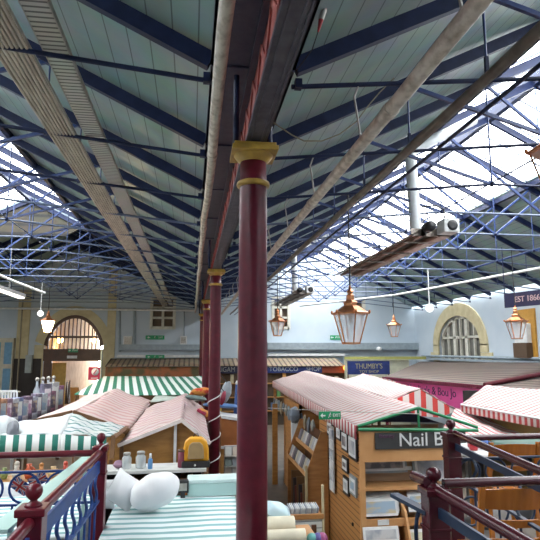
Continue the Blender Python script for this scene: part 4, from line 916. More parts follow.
q0 = atY(238, 497, p0.y); MB().box(p0.x, q0.x, p0.y-.02, p0.y+.20, CZ+.004, CZ+.115).build('box_body', M_mintbox, t, bevel=.006); MB().box(p0.x-.004, q0.x+.004, p0.y-.024, p0.y+.205, CZ+.115, CZ+.148).build('box_lid', mat('pale_mint', (.66, .80, .78)), t, bevel=.008)
p = atY(183, 486, 5.2); t = thing('small_radio', p, 'small dark box with silver face between cushion and mint box', 'box')
MB().cbox(p, .10, .08, .10).build('case', M_black, t); MB().cbox(p+Vector((0, -.043, .0)), .07, .01, .06).build('face_plate', M_galv, t)
MB().box(p.x-.02, p.x+.02, p.y-.02, p.y+.02, 0, p.z-.05).build('stand', M_black, t)

# ================================================================== STRIPED STALL WITH NAIL BAR FRONT
NY = 7.8
nl, nr, na = atY(357, 426, NY), atY(476, 427, NY), atY(417, 407.5, NY)
eb, rb_, rr_ = atY(273, 381, 16.2), atY(305, 370.5, 16.2), atY(343, 379, 16.2)
st = thing('market_stall', (nl.x, NY, 0), 'long stall with red and white striped roof and wooden front holding picture racks', 'market stall')
MB().sheet(nl, na, rb_, eb, 10, 30, wr=.02, th=.015, seed=11).build('roof_slope', M_redwh, st)
MB().sheet(na, nr, rr_, rb_, 10, 30, wr=.02, th=.015, seed=12).build('roof_slope', M_redwh, st)
MB().sheet(nl-Vector((.01, 0, .19)), eb-Vector((.01, 0, .17)), eb-Vector((.01, 0, 0)), nl-Vector((.01, 0, 0)), 40, 2, th=.008).build('valance', M_redwhv, st)
for a, b in ((nl, na), (na, nr)): MB().tube([a+Vector((0, -.04, .0)), b+Vector((0, -.04, .0))], .022, 8).build('gable_tube', M_green, st)
MB().tube([nl+Vector((0, -.05, -.04)), nr+Vector((0, -.05, -.04))], .025, 8).build('cross_tube', M_green, st)
MB().tube([na+Vector((0, -.04, 0)), (na.x, NY-.04, nl.z-.03)], .018, 8).build('king_tube', M_green, st)
MB().prism([(nl.x+.15, nl.z-.05), (nr.x-.15, nr.z-.05), (na.x, na.z-.07)], NY+.9, NY+.92).build('gable_lining', flat('ink_blue', (.05, .06, .13)), st)
x0, x1 = atY(359, 440, NY).x, atY(450, 440, NY).x
zt, zb = atY(400, 429, NY).z, atY(400, 461, NY).z
MB().box(x0, x1+.02, NY-.03, NY, zb, zt).build('front_fascia', M_woodf, st)
MB().box(x0, x0+.075, NY-.02, NY+.04, 0, zb).build('corner_post', M_woodf, st)
MB().box(x1-.04, x1+.02, NY-.02, NY+.04, 0, zb).build('corner_post', M_woodf, st)
MB().box(x0+.02, x1+.02, NY+.42, NY+.45, 0, zt).build('back_panel', mat('plywood', (.38, .24, .14), (.32, .20, .11), 3), st)
MB().box(x0, x0+.03, NY+.04, 10.2, 0, 2.12).build('side_slatwall', M_slat, st)
MB().box(x0+.55, x0+.60, 10.2, 16.1, 0, 2.15).build('side_panel', M_wood, st)
for y in (10.2, 12.2, 14.2, 16.0): MB().box(x0, x0+.07, y, y+.07, 0, 2.25).build('post', M_wood, st)
MB().box(x0, x0+.60, 12.2, 14.1, 0, 2.1).build('closed_panel', M_wood, st)
for y0_, y1_ in ((10.3, 11.3), ): pass
def zY(py, Y=NY): return atY(400, py, Y).z
# shelves and browsers of the front
MB().box(x0+.07, x1-.04, NY+.05, NY+.42, zY(491), zY(491)+.045).build('shelf', M_woodf, st)
MB().box(x0+.07, x1-.04, NY-.01, NY+.01, zY(526), zY(518)).build('rack_front', M_woodf, st)
MB().box(x0+.07, x1-.04, NY+.01, NY+.42, zY(526), zY(526)+.02).build('rack_floor', M_woodf, st)
MB().box(x0+.07, x1-.04, NY-.2, NY+.02, zY(545), zY(541)).build('rack_front', M_woodf, st)
MB().box(x0+.07, x1-.04, NY-.2, NY+.42, zY(560), zY(560)+.02).build('rack_floor', M_woodf, st)
dx = atY(405, 500, NY).x
MB().prism([(NY+.4, zY(494)), (NY-.02, zY(512)), (NY-.2, zY(545)), (NY+.4, zY(545))], dx-.015, dx+.015, 'x').build('rack_divider', M_woodf, st)
def lean(name, xa, xb, yb, yt, Y, m, label, cat, group=None, frame=None, tilt=.10):
    """picture leaning back"""
    pa, pb = atY(xa, yb, Y), atY(xb, yt, Y); t = thing(name, (pa.x, Y, pa.z), label, cat, group)
    def slab(i, o, y0, y1, m, nm): 
        z0, z1 = pa.z+i, pb.z-i; k = tilt/(pb.z-pa.z)
        f = lambda z: (z-pa.z)*k
        MB().hexa([(pa.x+i, y0+Y+f(z0), z0), (pb.x-i, y0+Y+f(z0), z0), (pb.x-i, y1+Y+f(z0), z0), (pa.x+i, y1+Y+f(z0), z0), (pa.x+i, y0+Y+f(z1), z1), (pb.x-i, y0+Y+f(z1), z1), (pb.x-i, y1+Y+f(z1), z1), (pa.x+i, y1+Y+f(z1), z1)]).build(nm, m, t)
    fw = frame[1] if frame else .0
    if frame: slab(0, 0, 0, .02, frame[0], 'picture_frame')
    slab(fw, 0, -.006, .0 if frame else .008, M_white, 'mount'); slab(fw+.035, 0, -.010, -.005, m, 'picture_sheet')
    return t
M_pic1 = mat('picture_sepia', (.34, .30, .28), (.14, .13, .14), 7, lo=.45, hi=.6); M_pic2 = mat('picture_sea', (.30, .40, .50), (.52, .44, .28), 4, lo=.45, hi=.6, stretch=(1, 1, 3)); M_pic3 = mat('picture_grey', (.30, .32, .36), (.5, .5, .5), 6, lo=.4, hi=.6)
M_fg = flat('frame_grey', (.30, .34, .34))
lean('framed_picture', 357, 407, 474, 448, NY+.30, M_pic1, 'wide framed boat picture on the upper shelf of the wooden front', 'picture', frame=(M_fg, .03))
lean('framed_picture', 415, 449, 484, 455, NY+.28, M_pic3, 'grey framed portrait on the upper shelf behind the maroon ball post', 'picture', frame=(M_fg, .035))
for k in range(4): lean('art_print', 362-k*.6, 398+k*.8, 517-k*2.2, 499-k*2.2, NY+.05+.05*k, (M_pic2, M_pic3, M_pic1, M_pic3)[k], 'landscape print in the upper browser rack, %s from its front' % ORD[k], 'print', 'prints in the upper browser rack', tilt=.06)
for k in range(3): lean('art_print', 409, 428, 512-k*2, 494-k*1.5, NY+.05+.05*k, (M_pic2, M_pic3, M_pic1)[k], 'pale blue print beside the rack divider, %s from the front' % ORD[k], 'print', 'prints beside the rack divider', tilt=.06)
for k in range(3): lean('art_print', 364, 399, 543-k*2, 527-k*1.5, NY-.10+.05*k, (M_pic3, M_pic2, M_pic1)[k], 'grey print in the lower browser rack, %s from the front' % ORD[k], 'print', 'prints in the lower browser rack', tilt=.05)
lean('art_print', 410, 426, 545, 530, NY-.08, mat('cream_print', (.6, .6, .45)), 'cream print in the lower browser rack beyond the divider', 'print', tilt=.05)
p, q = atY(378, 525.5, NY-.02), atY(389, 519.5, NY-.02); t = thing('price_card', p, 'blank white price card on the upper browser rack', 'card'); MB().box(p.x, q.x, NY-.02, NY-.012, p.z, q.z).build('card_sheet', M_white, t)
p, q = atY(413, 473, NY-.0), atY(419, 469, NY); tag(MB().box(p.x-.03, q.x-.03, NY+.2, NY+.205, p.z, q.z).build('price_tag', M_white), 'tiny white tag hanging between the two framed pictures', 'tag')
# sign
p, q = atY(375.5, 449.5, NY-.05), atY(449, 431.5, NY-.05)
t = thing('nail_bar_sign', (p.x, NY-.05, p.z), 'charcoal sign with white lettering on the wooden stall front', 'sign')
MB().box(p.x, q.x+.25, NY-.055, NY-.032, p.z, q.z).build('board', M_signdark, t)
words_mesh('Nail Bar', 'lettering', (atY(398.3, 440, NY-.06).x, NY-.06, (p.z+q.z)/2+.005), .265, M_white, t, align='LEFT', sx=1.03)
words_mesh('Beauty', 'small_lettering', (atY(379, 435, NY-.06).x, NY-.06, q.z-.045), .075, flat('dull_purple', (.14, .06, .12)), t, align='LEFT', sx=1.1)
# frames on the slatted side
fX = x0-.012
for k, (xa, xb, ya, yb_, c, lb) in enumerate(((328, 333, 420, 437, 0, 'grey picture at the aisle end of the top row'), (337, 341.5, 425, 441, 1, 'narrow picture in the top row beside the leaflet strip'), (342.5, 348.5, 430, 452, 0, 'black-framed portrait in the top row, one from the corner'), (349.5, 357.5, 434, 460, 1, 'black-framed portrait in the top row next to the corner post'), (343, 348.5, 456, 473, 0, 'small black-framed picture in the middle row'), (344, 349.5, 476, 495, 1, 'small black-framed picture in the bottom row'), (350.5, 357, 475, 496, 2, 'unframed grey picture in the bottom row by the corner post'))):
    A_, B_ = atX(xa, (ya+yb_)/2, fX), atX(xb, (ya+yb_)/2, fX); z1_, z0_ = atX((xa+xb)/2, ya+1, fX).z, atX((xa+xb)/2, yb_-1, fX).z
    ya_, yb2 = sorted((A_.y, B_.y)); yb2 = max(yb2, ya_+.1); t = thing('framed_picture', (fX, ya_, z0_), lb, 'picture', 'pictures on the slatted stall side')
    MB().box(fX-.02, fX+.01, ya_, yb2, z0_, z1_).build('picture_frame', M_black if c < 2 else M_fg, t); MB().box(fX-.026, fX-.02, ya_+.035, yb2-.035, z0_+.035, z1_-.035).build('mount', M_white, t); MB().box(fX-.03, fX-.026, ya_+.075, yb2-.075, z0_+.08, z1_-.08).build('picture_sheet', (M_pic1, M_pic3, M_pic2)[c], t)
# leaflet strip
a = atX(332, 455, fX-.03); t = thing('leaflet_strip', (fX-.03, a.y, 1.0), 'long hanging strip of pale leaflets beside the slatted side wall', 'leaflet holder')
for k in range(6):
    z = 1.02+k*.165; MB().box(fX-.05, fX-.03, a.y-.12, a.y+.12, z, z+.15).build('leaflet', M_print if k % 2 else M_white, t)
MB().box(fX-.03, fX-.022, a.y-.13, a.y+.13, 1.0, 2.05).build('backing', M_galv, t)
tag(MB().box(x0-.02, x0-.002, 8.15, 8.19, .78, .82).build('wall_hook', M_black), 'small black knob low on the slatted side wall', 'knob')
# aisle bookshelf with tilted book display
bx0, bx1, by0, by1 = x0-.40, x0-.02, 9.55, 11.4
t = thing('book_display', (bx0, by0, 0), 'pine book display with two sloping rows in the aisle beside the slatted wall', 'bookshelf')
for y in (by0, by1): MB().prism([(bx0, 0), (bx1, 0), (bx1, 1.9), (bx1-.12, 1.9), (bx0, 1.25)], y, y+.03, 'y').build('end_panel', M_wood, t)
for k, (xx, z) in enumerate(((bx0+.0, 1.18), (bx0+.18, 1.5))): MB().box(xx, xx+.2, by0+.03, by1, z, z+.02).build('book_ledge', M_woodf, t)
for k, (xx, z) in enumerate(((bx0-.015, 1.16), (bx0+.165, 1.48))): MB().box(xx, xx+.015, by0+.03, by1, z, z+.07).build('ledge_lip', M_woodf, t)
MB().box(bx0+.02, bx1, by0+.03, by1, .08, .11).build('bottom_shelf', M_wood, t); MB().box(bx1-.03, bx1, by0+.03, by1, .1, 1.85).build('back_panel', M_dkwood, t)
for r_, (xx, z) in enumerate(((bx0+.02, 1.20), (bx0+.20, 1.52))):
    for k in range(12):
        y = by0+.06+k*.15; c = [(.62, .62, .60), (.10, .10, .12), (.42, .44, .46), (.20, .18, .22), (.5, .46, .36)][(k*2+r_) % 5]
        cn = ['white', 'black', 'grey', 'dark plum', 'buff'][(k*2+r_) % 5]
        tag(MB().hexa([(xx, y, z), (xx+.02, y, z), (xx+.02, y+.12, z), (xx, y+.12, z), (xx+.07, y, z+.2), (xx+.09, y, z+.2), (xx+.09, y+.12, z+.2), (xx+.07, y+.12, z+.2)]).build('book', flat('bookc_%d' % ((k*2+r_) % 5), c)), '%s book, %s sloping row of the aisle display, %s from its near end' % (cn, ('lower', 'upper')[r_], ORD[k]), 'book', 'books on the aisle display')
for k in range(9):
    y = by0+.1+k*.19; h = .62+.1*((k*7) % 3); tag(MB().hexa([(bx0+.04, y, .112), (bx0+.3, y, .112), (bx0+.3, y+.05, .112), (bx0+.04, y+.05, .112), (bx0+.04, y+.04, .112+h), (bx0+.3, y+.04, .112+h), (bx0+.3, y+.09, .112+h), (bx0+.04, y+.09, .112+h)]).build('portfolio', flat('portf_%d' % (k % 3), ((.14, .03, .02), (.04, .03, .03), (.2, .1, .04))[k % 3])), '%s upright portfolio, bottom of the aisle display, %s from its near end' % (('dark red', 'black', 'brown')[k % 3], ORD[k]), 'portfolio', 'portfolios in the aisle display')
MB().box(bx0-.03, bx0+.01, by0-.04, by0, 0, 1.36).build('cream_post', mat('cream_post', (.60, .50, .30)), t)
# banner and bag on the aisle panels
a, b = atY(291, 460, 12.1), atY(298, 420, 12.1)
t = thing('hanging_banner', (a.x, 12.1, a.z), 'white banner hanging on the wood panel deep in the aisle', 'banner'); MB().sheet((a.x, 12.05, a.z), (b.x, 12.0, a.z-.1), (b.x, 12.05, b.z), (a.x, 12.1, b.z), 4, 8, th=.008, wr=.01).build('banner_sheet', M_whitecl, t)
MB().box(a.x+.05, b.x-.05, 12.0, 12.02, a.z+.35, a.z+.45).build('blue_mark', flat('banner_blue', (.1, .14, .4)), t)
tag(pillow(MB(), atY(294.5, 415, 11.7), .22, .2, .34).build('shopping_bag', flat('steel_blue', (.22, .27, .33))), 'steel blue bag hanging above the white banner', 'bag')
for k, (xa, lb) in enumerate(((278, 'tall dark plank'), (285, 'tall tan plank'), (301, 'tall orange-brown plank'))):
    a = atY(xa, 440, 12.5+k*.1); W_ = .13
    tag(MB().box(a.x-W_/2, a.x+W_/2, 15.2-k*1.1, 15.25-k*1.1, 0, 1.95).build('upright_plank', (M_dkwood, M_ochre, M_wood)[k]), '%s standing deep in the aisle beside the white banner' % lb, 'plank')
# wares hanging under the valance
for k in range(14):
    y = 10.6+k*.38; h = .22+.12*((k*5) % 3)/2; tag(pillow(MB(), (x0-.05, y, 1.98-h/2), .06, .2, h).build('hanging_ware', flat('ware_%d' % (k % 4), ((.30, .31, .28), (.12, .14, .16), (.36, .30, .2), (.2, .26, .3))[k % 4])), 'small ware hanging under the red and white valance along the aisle', 'hanging goods', 'wares under the valance')

# low white unit with cards, rolls and bag near the foot of the big column
Y0 = 7.35; xa, xb = atY(288, 512, Y0).x, atY(322, 512, Y0).x; zc = atY(300, 512, Y0).z
t = thing('card_unit', (xa, Y0, 0), 'low white slatted unit with a row of cards on top in the aisle', 'display unit')
MB().box(xa, xb, Y0, Y0+.3, 0, zc-.08).build('unit_body', M_slatw, t); MB().box(xa-.02, xb+.02, Y0-.02, Y0+.02, zc-.09, zc-.03).build('tray_front', M_wood, t); MB().box(xa-.02, xb+.02, Y0+.02, Y0+.32, zc-.09, zc-.07).build('tray_floor', M_wood, t)
for k in range(16):
    x = xa+.015+k*(xb-xa-.04)/16; tag(MB().hexa([(x, Y0+.05, zc-.068), (x+.008, Y0+.05, zc-.068), (x+.008, Y0+.25, zc-.068), (x, Y0+.25, zc-.068), (x+.015, Y0+.05, zc+.03), (x+.023, Y0+.05, zc+.03), (x+.023, Y0+.25, zc+.05), (x+.015, Y0+.25, zc+.05)]).build('index_card', M_white if k % 3 else M_print), 'thin card filed in the wooden tray on the low white unit', 'card', 'cards in the wooden tray')
MB().box(xb, xb+.028, Y0-.01, Y0+.03, 0, 1.55).build('cream_post', mat('cream_post', (.60, .50, .30)), t)
tag(MB().box(atY(306, 0, Y0).x, atY(310, 0, Y0).x, Y0-.03, Y0-.002, zc-.38, zc-.16).build('hanging_toy', M_dkwood), 'dark trinket hanging on the low white slatted unit', 'trinket')
RZ1 = atY(285, 530, 6.15).z-.075; RZ2 = atY(285, 517, 6.45).z-.09; TZ = RZ1-.083
t = thing('craft_table', (.9, 6.4, 0), 'small table with fabric rolls at the foot of the big maroon column', 'table')
MB().box(.50, 1.42, 6.32, 6.78, RZ2-.125, RZ2-.10).build('raised_shelf', M_wood, t); MB().box(.50, 1.42, 6.0, 6.32, TZ-.03, TZ).build('table_top', M_wood, t)
for x in (.54, 1.38):
    for y in (6.05, 6.7): post('leg', x, y, TZ-.03 if y < 6.3 else RZ2-.125, M_wood, t, .04)
for k, (y, z, r, xe, lb) in enumerate(((6.15, RZ1, .083, 305, 'cream fabric roll lying in front, cut by the picture bottom'), (6.45, RZ2, .10, 294, 'cream fabric roll lying behind the other one'))):
    b = atY(xe, 530, y); t = thing('fabric_roll', (.55, y, z), lb, 'fabric roll', 'cream fabric rolls'); MB().lathe((.55, y, z), [(r*.98, 0), (r, .01), (r, b.x-.55-.01), (r*.98, b.x-.55)], 22, 'x').build('rolled_cloth', mat('cream_cloth', (.72, .66, .50)), t); MB().lathe((.53, y, z), [(r*.3, 0), (r*.3, b.x-.55+.03)], 12, 'x').build('core', M_ochre, t)
tag(pillow(MB(), Vector((atY(277, 508, 6.62).x, 6.62, RZ2+.10)), .34, .24, .20, .3, .35, .1).build('plastic_bag', glassy('blue_bag', (.55, .72, .78), .9, .3)), 'crumpled pale blue plastic bag behind the cream rolls', 'bag')
for k, (px, c, lb) in enumerate(((312, (.12, .35, .33), 'teal'), (318, (.10, .08, .25), 'navy'), (322, (.35, .08, .2), 'berry'))):
    p = atY(px, 535, 6.12); tag(MB().ball((p.x, 6.12, TZ+.063), .062, 12).build('yarn_ball', flat('yarn_%d' % k, c)), '%s yarn ball at the end of the fabric rolls' % lb, 'yarn', 'yarn balls')

# ================================================================== STALLS BEYOND THE NAIL BAR
GA, G0, G1 = atY(420, 388.5, 10.6), atY(380, 403, 10.6), atY(468, 412, 10.2); G1.y = 10.6
t = thing('market_stall', (GA.x, 10.6, 0), 'stall with boldly red striped gable end behind the green framed one', 'market stall')
bk = Vector((.6, 5.6, .06))
MB().sheet(G0, GA, GA+bk, G0+bk, 8, 14, wr=.02, th=.014, seed=21).build('roof_slope', M_redwh, t); MB().sheet(GA, G1, G1+bk, GA+bk, 8, 14, wr=.02, th=.014, seed=22).build('roof_slope', M_redwhd, t)
MB().prism([(G0.x+.05, G0.z-.02), (G0.x+.4, 2.05), (G1.x-.4, 1.98), (G1.x-.05, G1.z-.02), (GA.x, GA.z-.02)], 10.58, 10.6).build('gable_end', M_redwhx, t)
for q in (G0, G1):
    post('post', q.x, q.y+.08, q.z-.03, M_brownfr, t); post('post', q.x+.2, q.y+6.0, q.z-.0, M_brownfr, t)
MB().box(G0.x+.2, G1.x-.2, 10.9, 15.5, 0, .95).build('counter', M_ochre, t)
a, b, c, d = atY(436, 439, 8.3), atY(580, 441, 8.3), atY(566, 424, 10.3), atY(456, 409, 10.3)
t = thing('market_stall', (a.x, 8.3, 0), 'stall with low slanting red-lined white roof behind the purple rail', 'market stall')
MB().sheet(a, b, c, d, 18, 10, wr=.04, th=.014, seed=23).build('roof_slope', M_redwhd, t)
for q in (a, b, c, d): post('post', q.x, q.y, q.z-.05, M_brownfr, t)
# side awning facing the aisle
f0, f1, b1, b0 = atZ(461, 404, 2.28), atZ(556, 421, 2.26), atZ(560, 391, 2.58), atZ(486, 385, 2.6)
t = thing('market_stall', (f0.x, f0.y, 0), 'stall with wide striped awning and red scalloped valance under the ribbed roof', 'market stall')
MB().sheet(f0, f1, b1, b0, 20, 10, wr=.01, th=.014, seed=24).build('awning', striped('awning_lines', (.43, .40, .38), (.33, .11, .11), tuple((f1-f0).normalized()), .135, .3, wear=.1), t)
MB().sheet(f0-Vector((.01, 0, .15)), f1-Vector((.01, 0, .15)), f1-Vector((.01, 0, 0)), f0-Vector((.01, 0, 0)), 34, 2, th=.01).build('valance', striped('awning_valance', (.82, .78, .75), (.60, .10, .10), tuple((f1-f0).normalized()), .135, .5), t)
MB().tube([f0+Vector((0, 0, -.01)), f1+Vector((0, 0, -.01))], .02, 8).build('front_bar', M_white, t)
for q in (f0, f1): post('post', q.x+.05, q.y, q.z-.03, M_white, t, .04)
MB().box(b0.x-.4, b0.x-.35, f1.y, b0.y, 0, 2.3).build('back_panel', mat('mustard_panel', (.30, .21, .06)), t)
a, b = atY(476, 415, 10.0), atY(486, 409, 10.0); tag(MB().box(a.x, b.x, 10.0, 10.04, a.z, b.z).build('paper_notice', M_white), 'white notice clipped below the corner of the wide awning', 'sign')
MB().tube([(a.x+.03, 10.02, 0), (a.x+.03, 10.02, a.z)], .012, 6).build('notice_pole', M_galv, bpy.data.objects['paper_notice'])
# pink fascia shop with ribbed roof
F0, F1 = atY(383, 377.5, 17.6), atY(484, 386.5, 12.9)
t = thing('pink_shop', (F0.x, F0.y, 0), 'shop with bright pink lettered fascia and brown ribbed roof', 'shop')
dF = (F1-F0); nF = Vector((dF.y, -dF.x, 0)).normalized()
MB().hexa([F0-Vector((0, 0, .62)), F1-Vector((0, 0, .62)), F1-Vector((0, 0, .62))-nF*.06, F0-Vector((0, 0, .62))-nF*.06, F0, F1, F1-nF*.06, F0-nF*.06]).build('fascia', M_pink, t)
mb = MB()
for k in range(60): q = F0.lerp(F1, (k+.5)/60); mb.cbox(q+Vector((-.03, -.02, -.02)), .05, .05, .10)
mb.build('ridge_trim', flat('trim_maroon', (.16, .02, .05)), t)
ro = words_mesh("Harding's & Bou Jo", 'lettering', F0.lerp(F1, .56)+Vector((-.10, -.06, -.24)), .31, flat('purple_black', (.10, .02, .08)), t, rot=(pi/2, 0, atan2(dF.y, dF.x)), sx=.95)
B0, B1 = atY(428, 361.5, 26.5), Vector((11.3, 15.0, 2.95))
B0.x = min(B0.x, 11.3)
corr = striped('ribbed_roof', (.20, .145, .115), (.065, .045, .04), (nF.x, nF.y, 0), .36, .42, wear=.4, rough=.7)
MB().sheet(F0, F1, B1, B0, 12, 8, th=.04).build('ribbed_roof', corr, t)
MB().box(F0.x+.5, 11.3, F1.y+.2, F1.y+.3, 0, 2.3).build('shop_wall', M_dark, t)
MB().tube([F1+Vector((0, -.03, .04)), Vector((B1.x, B1.y-1.2, 2.99))], .06, 8).build('maroon_beam', flat('beam_maroon', (.11, .012, .02)), t)
for q in (F0, F1): post('post', q.x+.1, q.y, q.z-.05, flat('trim_maroon', (.16, .02, .05)), t, .08)
# second ribbed roof
a, b, c, d = F1+Vector((.05, -.15, .0)), Vector((11.3, 13.4, 2.92)), Vector((11.3, 8.6, 2.62)), atY(500, 391, 11.2)
t = thing('side_shop', (c.x, c.y, 0), 'second brown ribbed shop roof below the dark red beam at the side wall', 'shop')
MB().sheet(d, c, b, a, 8, 8, th=.04).build('ribbed_roof', corr, t); MB().box(8.6, 8.65, 8.7, 12.5, 0, 2.3).build('shop_wall', M_dark, t); post('post', d.x+.1, d.y+.1, d.z-.06, M_brownfr, t)
tag(MB().tube([(11.3, YF-1.0, 3.02), (11.3, 9, 3.02)], .05, 8).build('wall_pipe', M_greyblue), 'grey pipe running along the side wall below the round-headed window', 'pipe')
tag(MB().box(11.15, 11.38, 9, YF-1.5, 2.84, 2.93).build('service_ledge', M_greyblue), 'grey-blue ledge along the side wall under the round-headed window', 'ledge')

# ================================================================== BALCONIES WITH RAILINGS
def slab(poly, name): struct(name, MB().prism(poly, 1.43, 1.55, 'z'), M_concrete)
slab([(-4.2, YN), (-.62, YN), (-.62, 4.47), (-4.2, 4.47)], 'floor_balcony')
slab([(-.62, YN), (1.2, YN), (1.2, 1.35), (-.62, 1.35)], 'floor_balcony')
slab([(1.2, YN), (6.4, YN), (6.4, 6.4), (3.35, 6.4), (2.14, 4.35), (1.24, 2.84)], 'floor_balcony')
FZ = 1.55
def newel(x, y, zc_, w_, m, label):
    t = thing('newel_post', (x, y, FZ), label, 'post', 'ball-topped balcony posts')
    MB().box(x-w_/2, x+w_/2, y-w_/2, y+w_/2, FZ, zc_-.02).build('shaft', m, t, bevel=.004)
    MB().box(x-w_*.62, x+w_*.62, y-w_*.62, y+w_*.62, zc_-.035, zc_).build('cap', m, t, bevel=.006)
    MB().box(x-w_*.56, x+w_*.56, y-w_*.56, y+w_*.56, zc_-.20, zc_-.185).build('band', m, t, bevel=.003)
    MB().lathe((x, y, zc_), [(w_*.38, 0), (w_*.32, .010), (w_*.18, .018), (w_*.14, .026), (w_*.22, .032), (w_*.33, .046), (w_*.37, .063), (w_*.33, .081), (w_*.2, .093), (.002, .098)], 22).build('ball_finial', m, t)
    return t
P1, P2 = Vector((-.66, 4.42, 0)), Vector((-.697, 2.75, 0))
z1p, z2p = 2.585, 2.60
newel(P1.x, P1.y, z1p, .09, M_balredl, 'crimson ball-topped corner post behind the green-striped valance')
newel(P2.x, P2.y, z2p, .105, M_balredl, 'nearer crimson ball-topped post with union flag bunting behind')
R2, R1 = Vector((2.070, 4.297, 0)), Vector((1.235, 2.78, 0))
newel(R2.x, R2.y, atY(452, 432, 4.297).z, .105, M_balred, 'dark maroon ball-topped post beside the white lettered sign')
newel(R1.x, R1.y, atY(434, 487, 2.78).z, .105, M_balred, 'dark maroon ball-topped post in front of the browser racks')
def railing(A, B, zt_, m, mi, label, rings=True, drop=(.115, .34), r=.024, scroll=False, n=None, start=.06, bal=.6, row2=False):
    """top rail with blue cast infill below"""
    A = Vector(A); B = Vector(B); d = (B-A); L = d.length; d.normalize()
    t = thing('balcony_railing', A+Vector((0, 0, zt_)), label, 'railing')
    MB().tube([A+Vector((0, 0, zt_)), B+Vector((0, 0, zt_+(B.z-A.z)*0))], r, 14).build('handrail', m, t)
    for k, dz in enumerate(drop): MB().bar(A+Vector((0, 0, zt_-dz)), B+Vector((0, 0, zt_-dz)), .03, .014).build('infill_bar', mi, t)
    MB().bar(A+Vector((0, 0, FZ+.08)), B+Vector((0, 0, FZ+.08)), .03, .014).build('infill_bar', mi, t)
    drop = drop or (.0, .0); R = max(.02, (drop[1]-drop[0])/2-.01); step = R*2+.045; K = (n or int((L-start)/step)) if rings else 0
    for k in range(K):
        c = A+d*(start+R+k*step)+Vector((0, 0, zt_-(drop[0]+drop[1])/2))
        if rings: MB().tube([c+d*R*cos(a)+Vector((0, 0, R*sin(a))) for a in [2*pi*i/24 for i in range(24)]], .009, 6, closed=True).build('cast_ring', mi, t)
        if rings and row2: MB().tube([c-Vector((0, 0, .30))+d*R*cos(a)+Vector((0, 0, R*1.2*sin(a))) for a in [2*pi*i/24 for i in range(24)]], .009, 6, closed=True).build('cast_ring', mi, t)
    K = max(1, int(L/bal))
    for k in range(K):
        c = A+d*(L*(k+.5)/K); zb_ = FZ+.09; zt2 = zt_-drop[1]
        if scroll:
            pts = [c+d*(.035*sin(2*pi*i/12))+Vector((0, 0, zb_+(zt2-zb_)*i/12)) for i in range(13)]; MB().tube(pts, .010, 6).build('scroll_baluster', mi, t)
        else: MB().tube([c+Vector((0, 0, zb_)), c+Vector((0, 0, zt2))], .009, 6).build('baluster', mi, t)
    return t
railing((-4.1, P1.y, 0), (P1.x-.04, P1.y, 0), 2.535, M_balredl, M_balblue, 'crimson handrail with blue cast rings in front of the tarpaulin stall', start=.0, drop=(.12, .35), bal=.9)
def side_rail(A, B, zA, zB, m, mi, label, plate=True):
    t = thing('balcony_railing', (A[0], A[1], zA), label, 'railing')
    a, b = Vector((A[0], A[1], zA)), Vector((B[0], B[1], zB)); MB().tube([a, b], .026, 14).build('handrail', m, t)
    if plate: MB().bar(a-Vector((0, 0, .10)), b-Vector((0, 0, .10)), .016, .085 if m is M_balredl else .05).build('top_plate', mi, t)
    MB().bar(a-Vector((0, 0, .34)), b-Vector((0, 0, .34)), .03, .016).build('infill_bar', mi, t)
    L = (b-a).length; K = int(L/(.16 if m is M_balredl else .5)); d = (b-a).normalized()
    for k in range(K):
        c = a.lerp(b, (k+.5)/K)
        pts = [c+d*(.04*sin(2*pi*i/10))+Vector((0, 0, -.14-.2*i/10)) for i in range(11)]; MB().tube(pts, .011, 6).build('scroll', mi, t)
        MB().tube([c-Vector((0, 0, .35)), (c.x, c.y, FZ+.02)], .009, 6).build('baluster', mi, t)
    return t
side_rail((P1.x, P1.y-.05), (P2.x, P2.y+.06), 2.545, 2.55, M_balredl, M_balblue, 'crimson handrail with blue scroll panel running between the two crimson posts')
side_rail((P2.x, P2.y-.06), (-.715, 1.4), 2.54, 2.50, M_balredl, M_balblue, 'crimson handrail continuing from the nearer crimson post out of view')
a, b = atZ(91, 456, 2.42), atZ(-4, 532, 2.42)
t = thing('mint_edge_board', a, 'mint green edging board outside the crimson side handrail', 'board'); MB().bar(a, b, .11, .02).build('edge_board', M_mint, t) 
for f in (.1, .9): q = a.lerp(b, f); MB().box(q.x-.012, q.x+.012, q.y-.012, q.y+.012, FZ, q.z).build('support', M_mint, t)
zr2 = atY(500, 437, 4.297).z
railing((R2.x+.04, R2.y, 0), (4.8, R2.y, 0), zr2, M_balred, M_balnavy, 'dark purple-maroon handrail crossing in front of the farther wooden chair', drop=(.16, .36), start=.01, row2=True)
q = atZ(548, 471, 2.62); side_rail((R2.x+.01, R2.y-.05), (2.03, 3.05), 2.645, 2.60, M_balred, M_balnavy, 'dark maroon handrail coming forward from the post beside the lettered sign', plate=True)
zr1 = atY(490, 482, 2.78).z
railing((R1.x+.05, 2.78, 0), (3.4, 2.78, 0), zr1, M_balred, M_balnavy, 'dark maroon handrail crossing in front of the nearer wooden chair', drop=(), rings=False, bal=1.2)
q = atZ(528, 540, 2.57); side_rail((R1.x, R1.y-.05), (1.30, 1.5), 2.60, 2.56, M_balred, M_balnavy, 'dark maroon handrail slanting toward the viewer from the front ball post')
s0, s1 = Vector((R1.x-.03, R1.y, zr1+.01)), atY(414, 476, 3.0)
t = thing('handrail_end', s1, 'short dark maroon handrail end with navy scroll beyond the front ball post', 'railing')
MB().tube([s0, s1], .027, 14).build('handrail', M_balred, t); MB().bar(s0-Vector((0, 0, .15)), s1-Vector((.08, -.1, .12)), .05, .02).build('navy_bar', M_balnavy, t)
c = s1-Vector((0, 0, .30)); MB().tube([c+Vector((.06*cos(a)+.06, .0, .16*sin(a))) for a in [pi*.55+2*pi*i/20 for i in range(16)]], .011, 6).build('navy_scroll', M_balnavy, t)

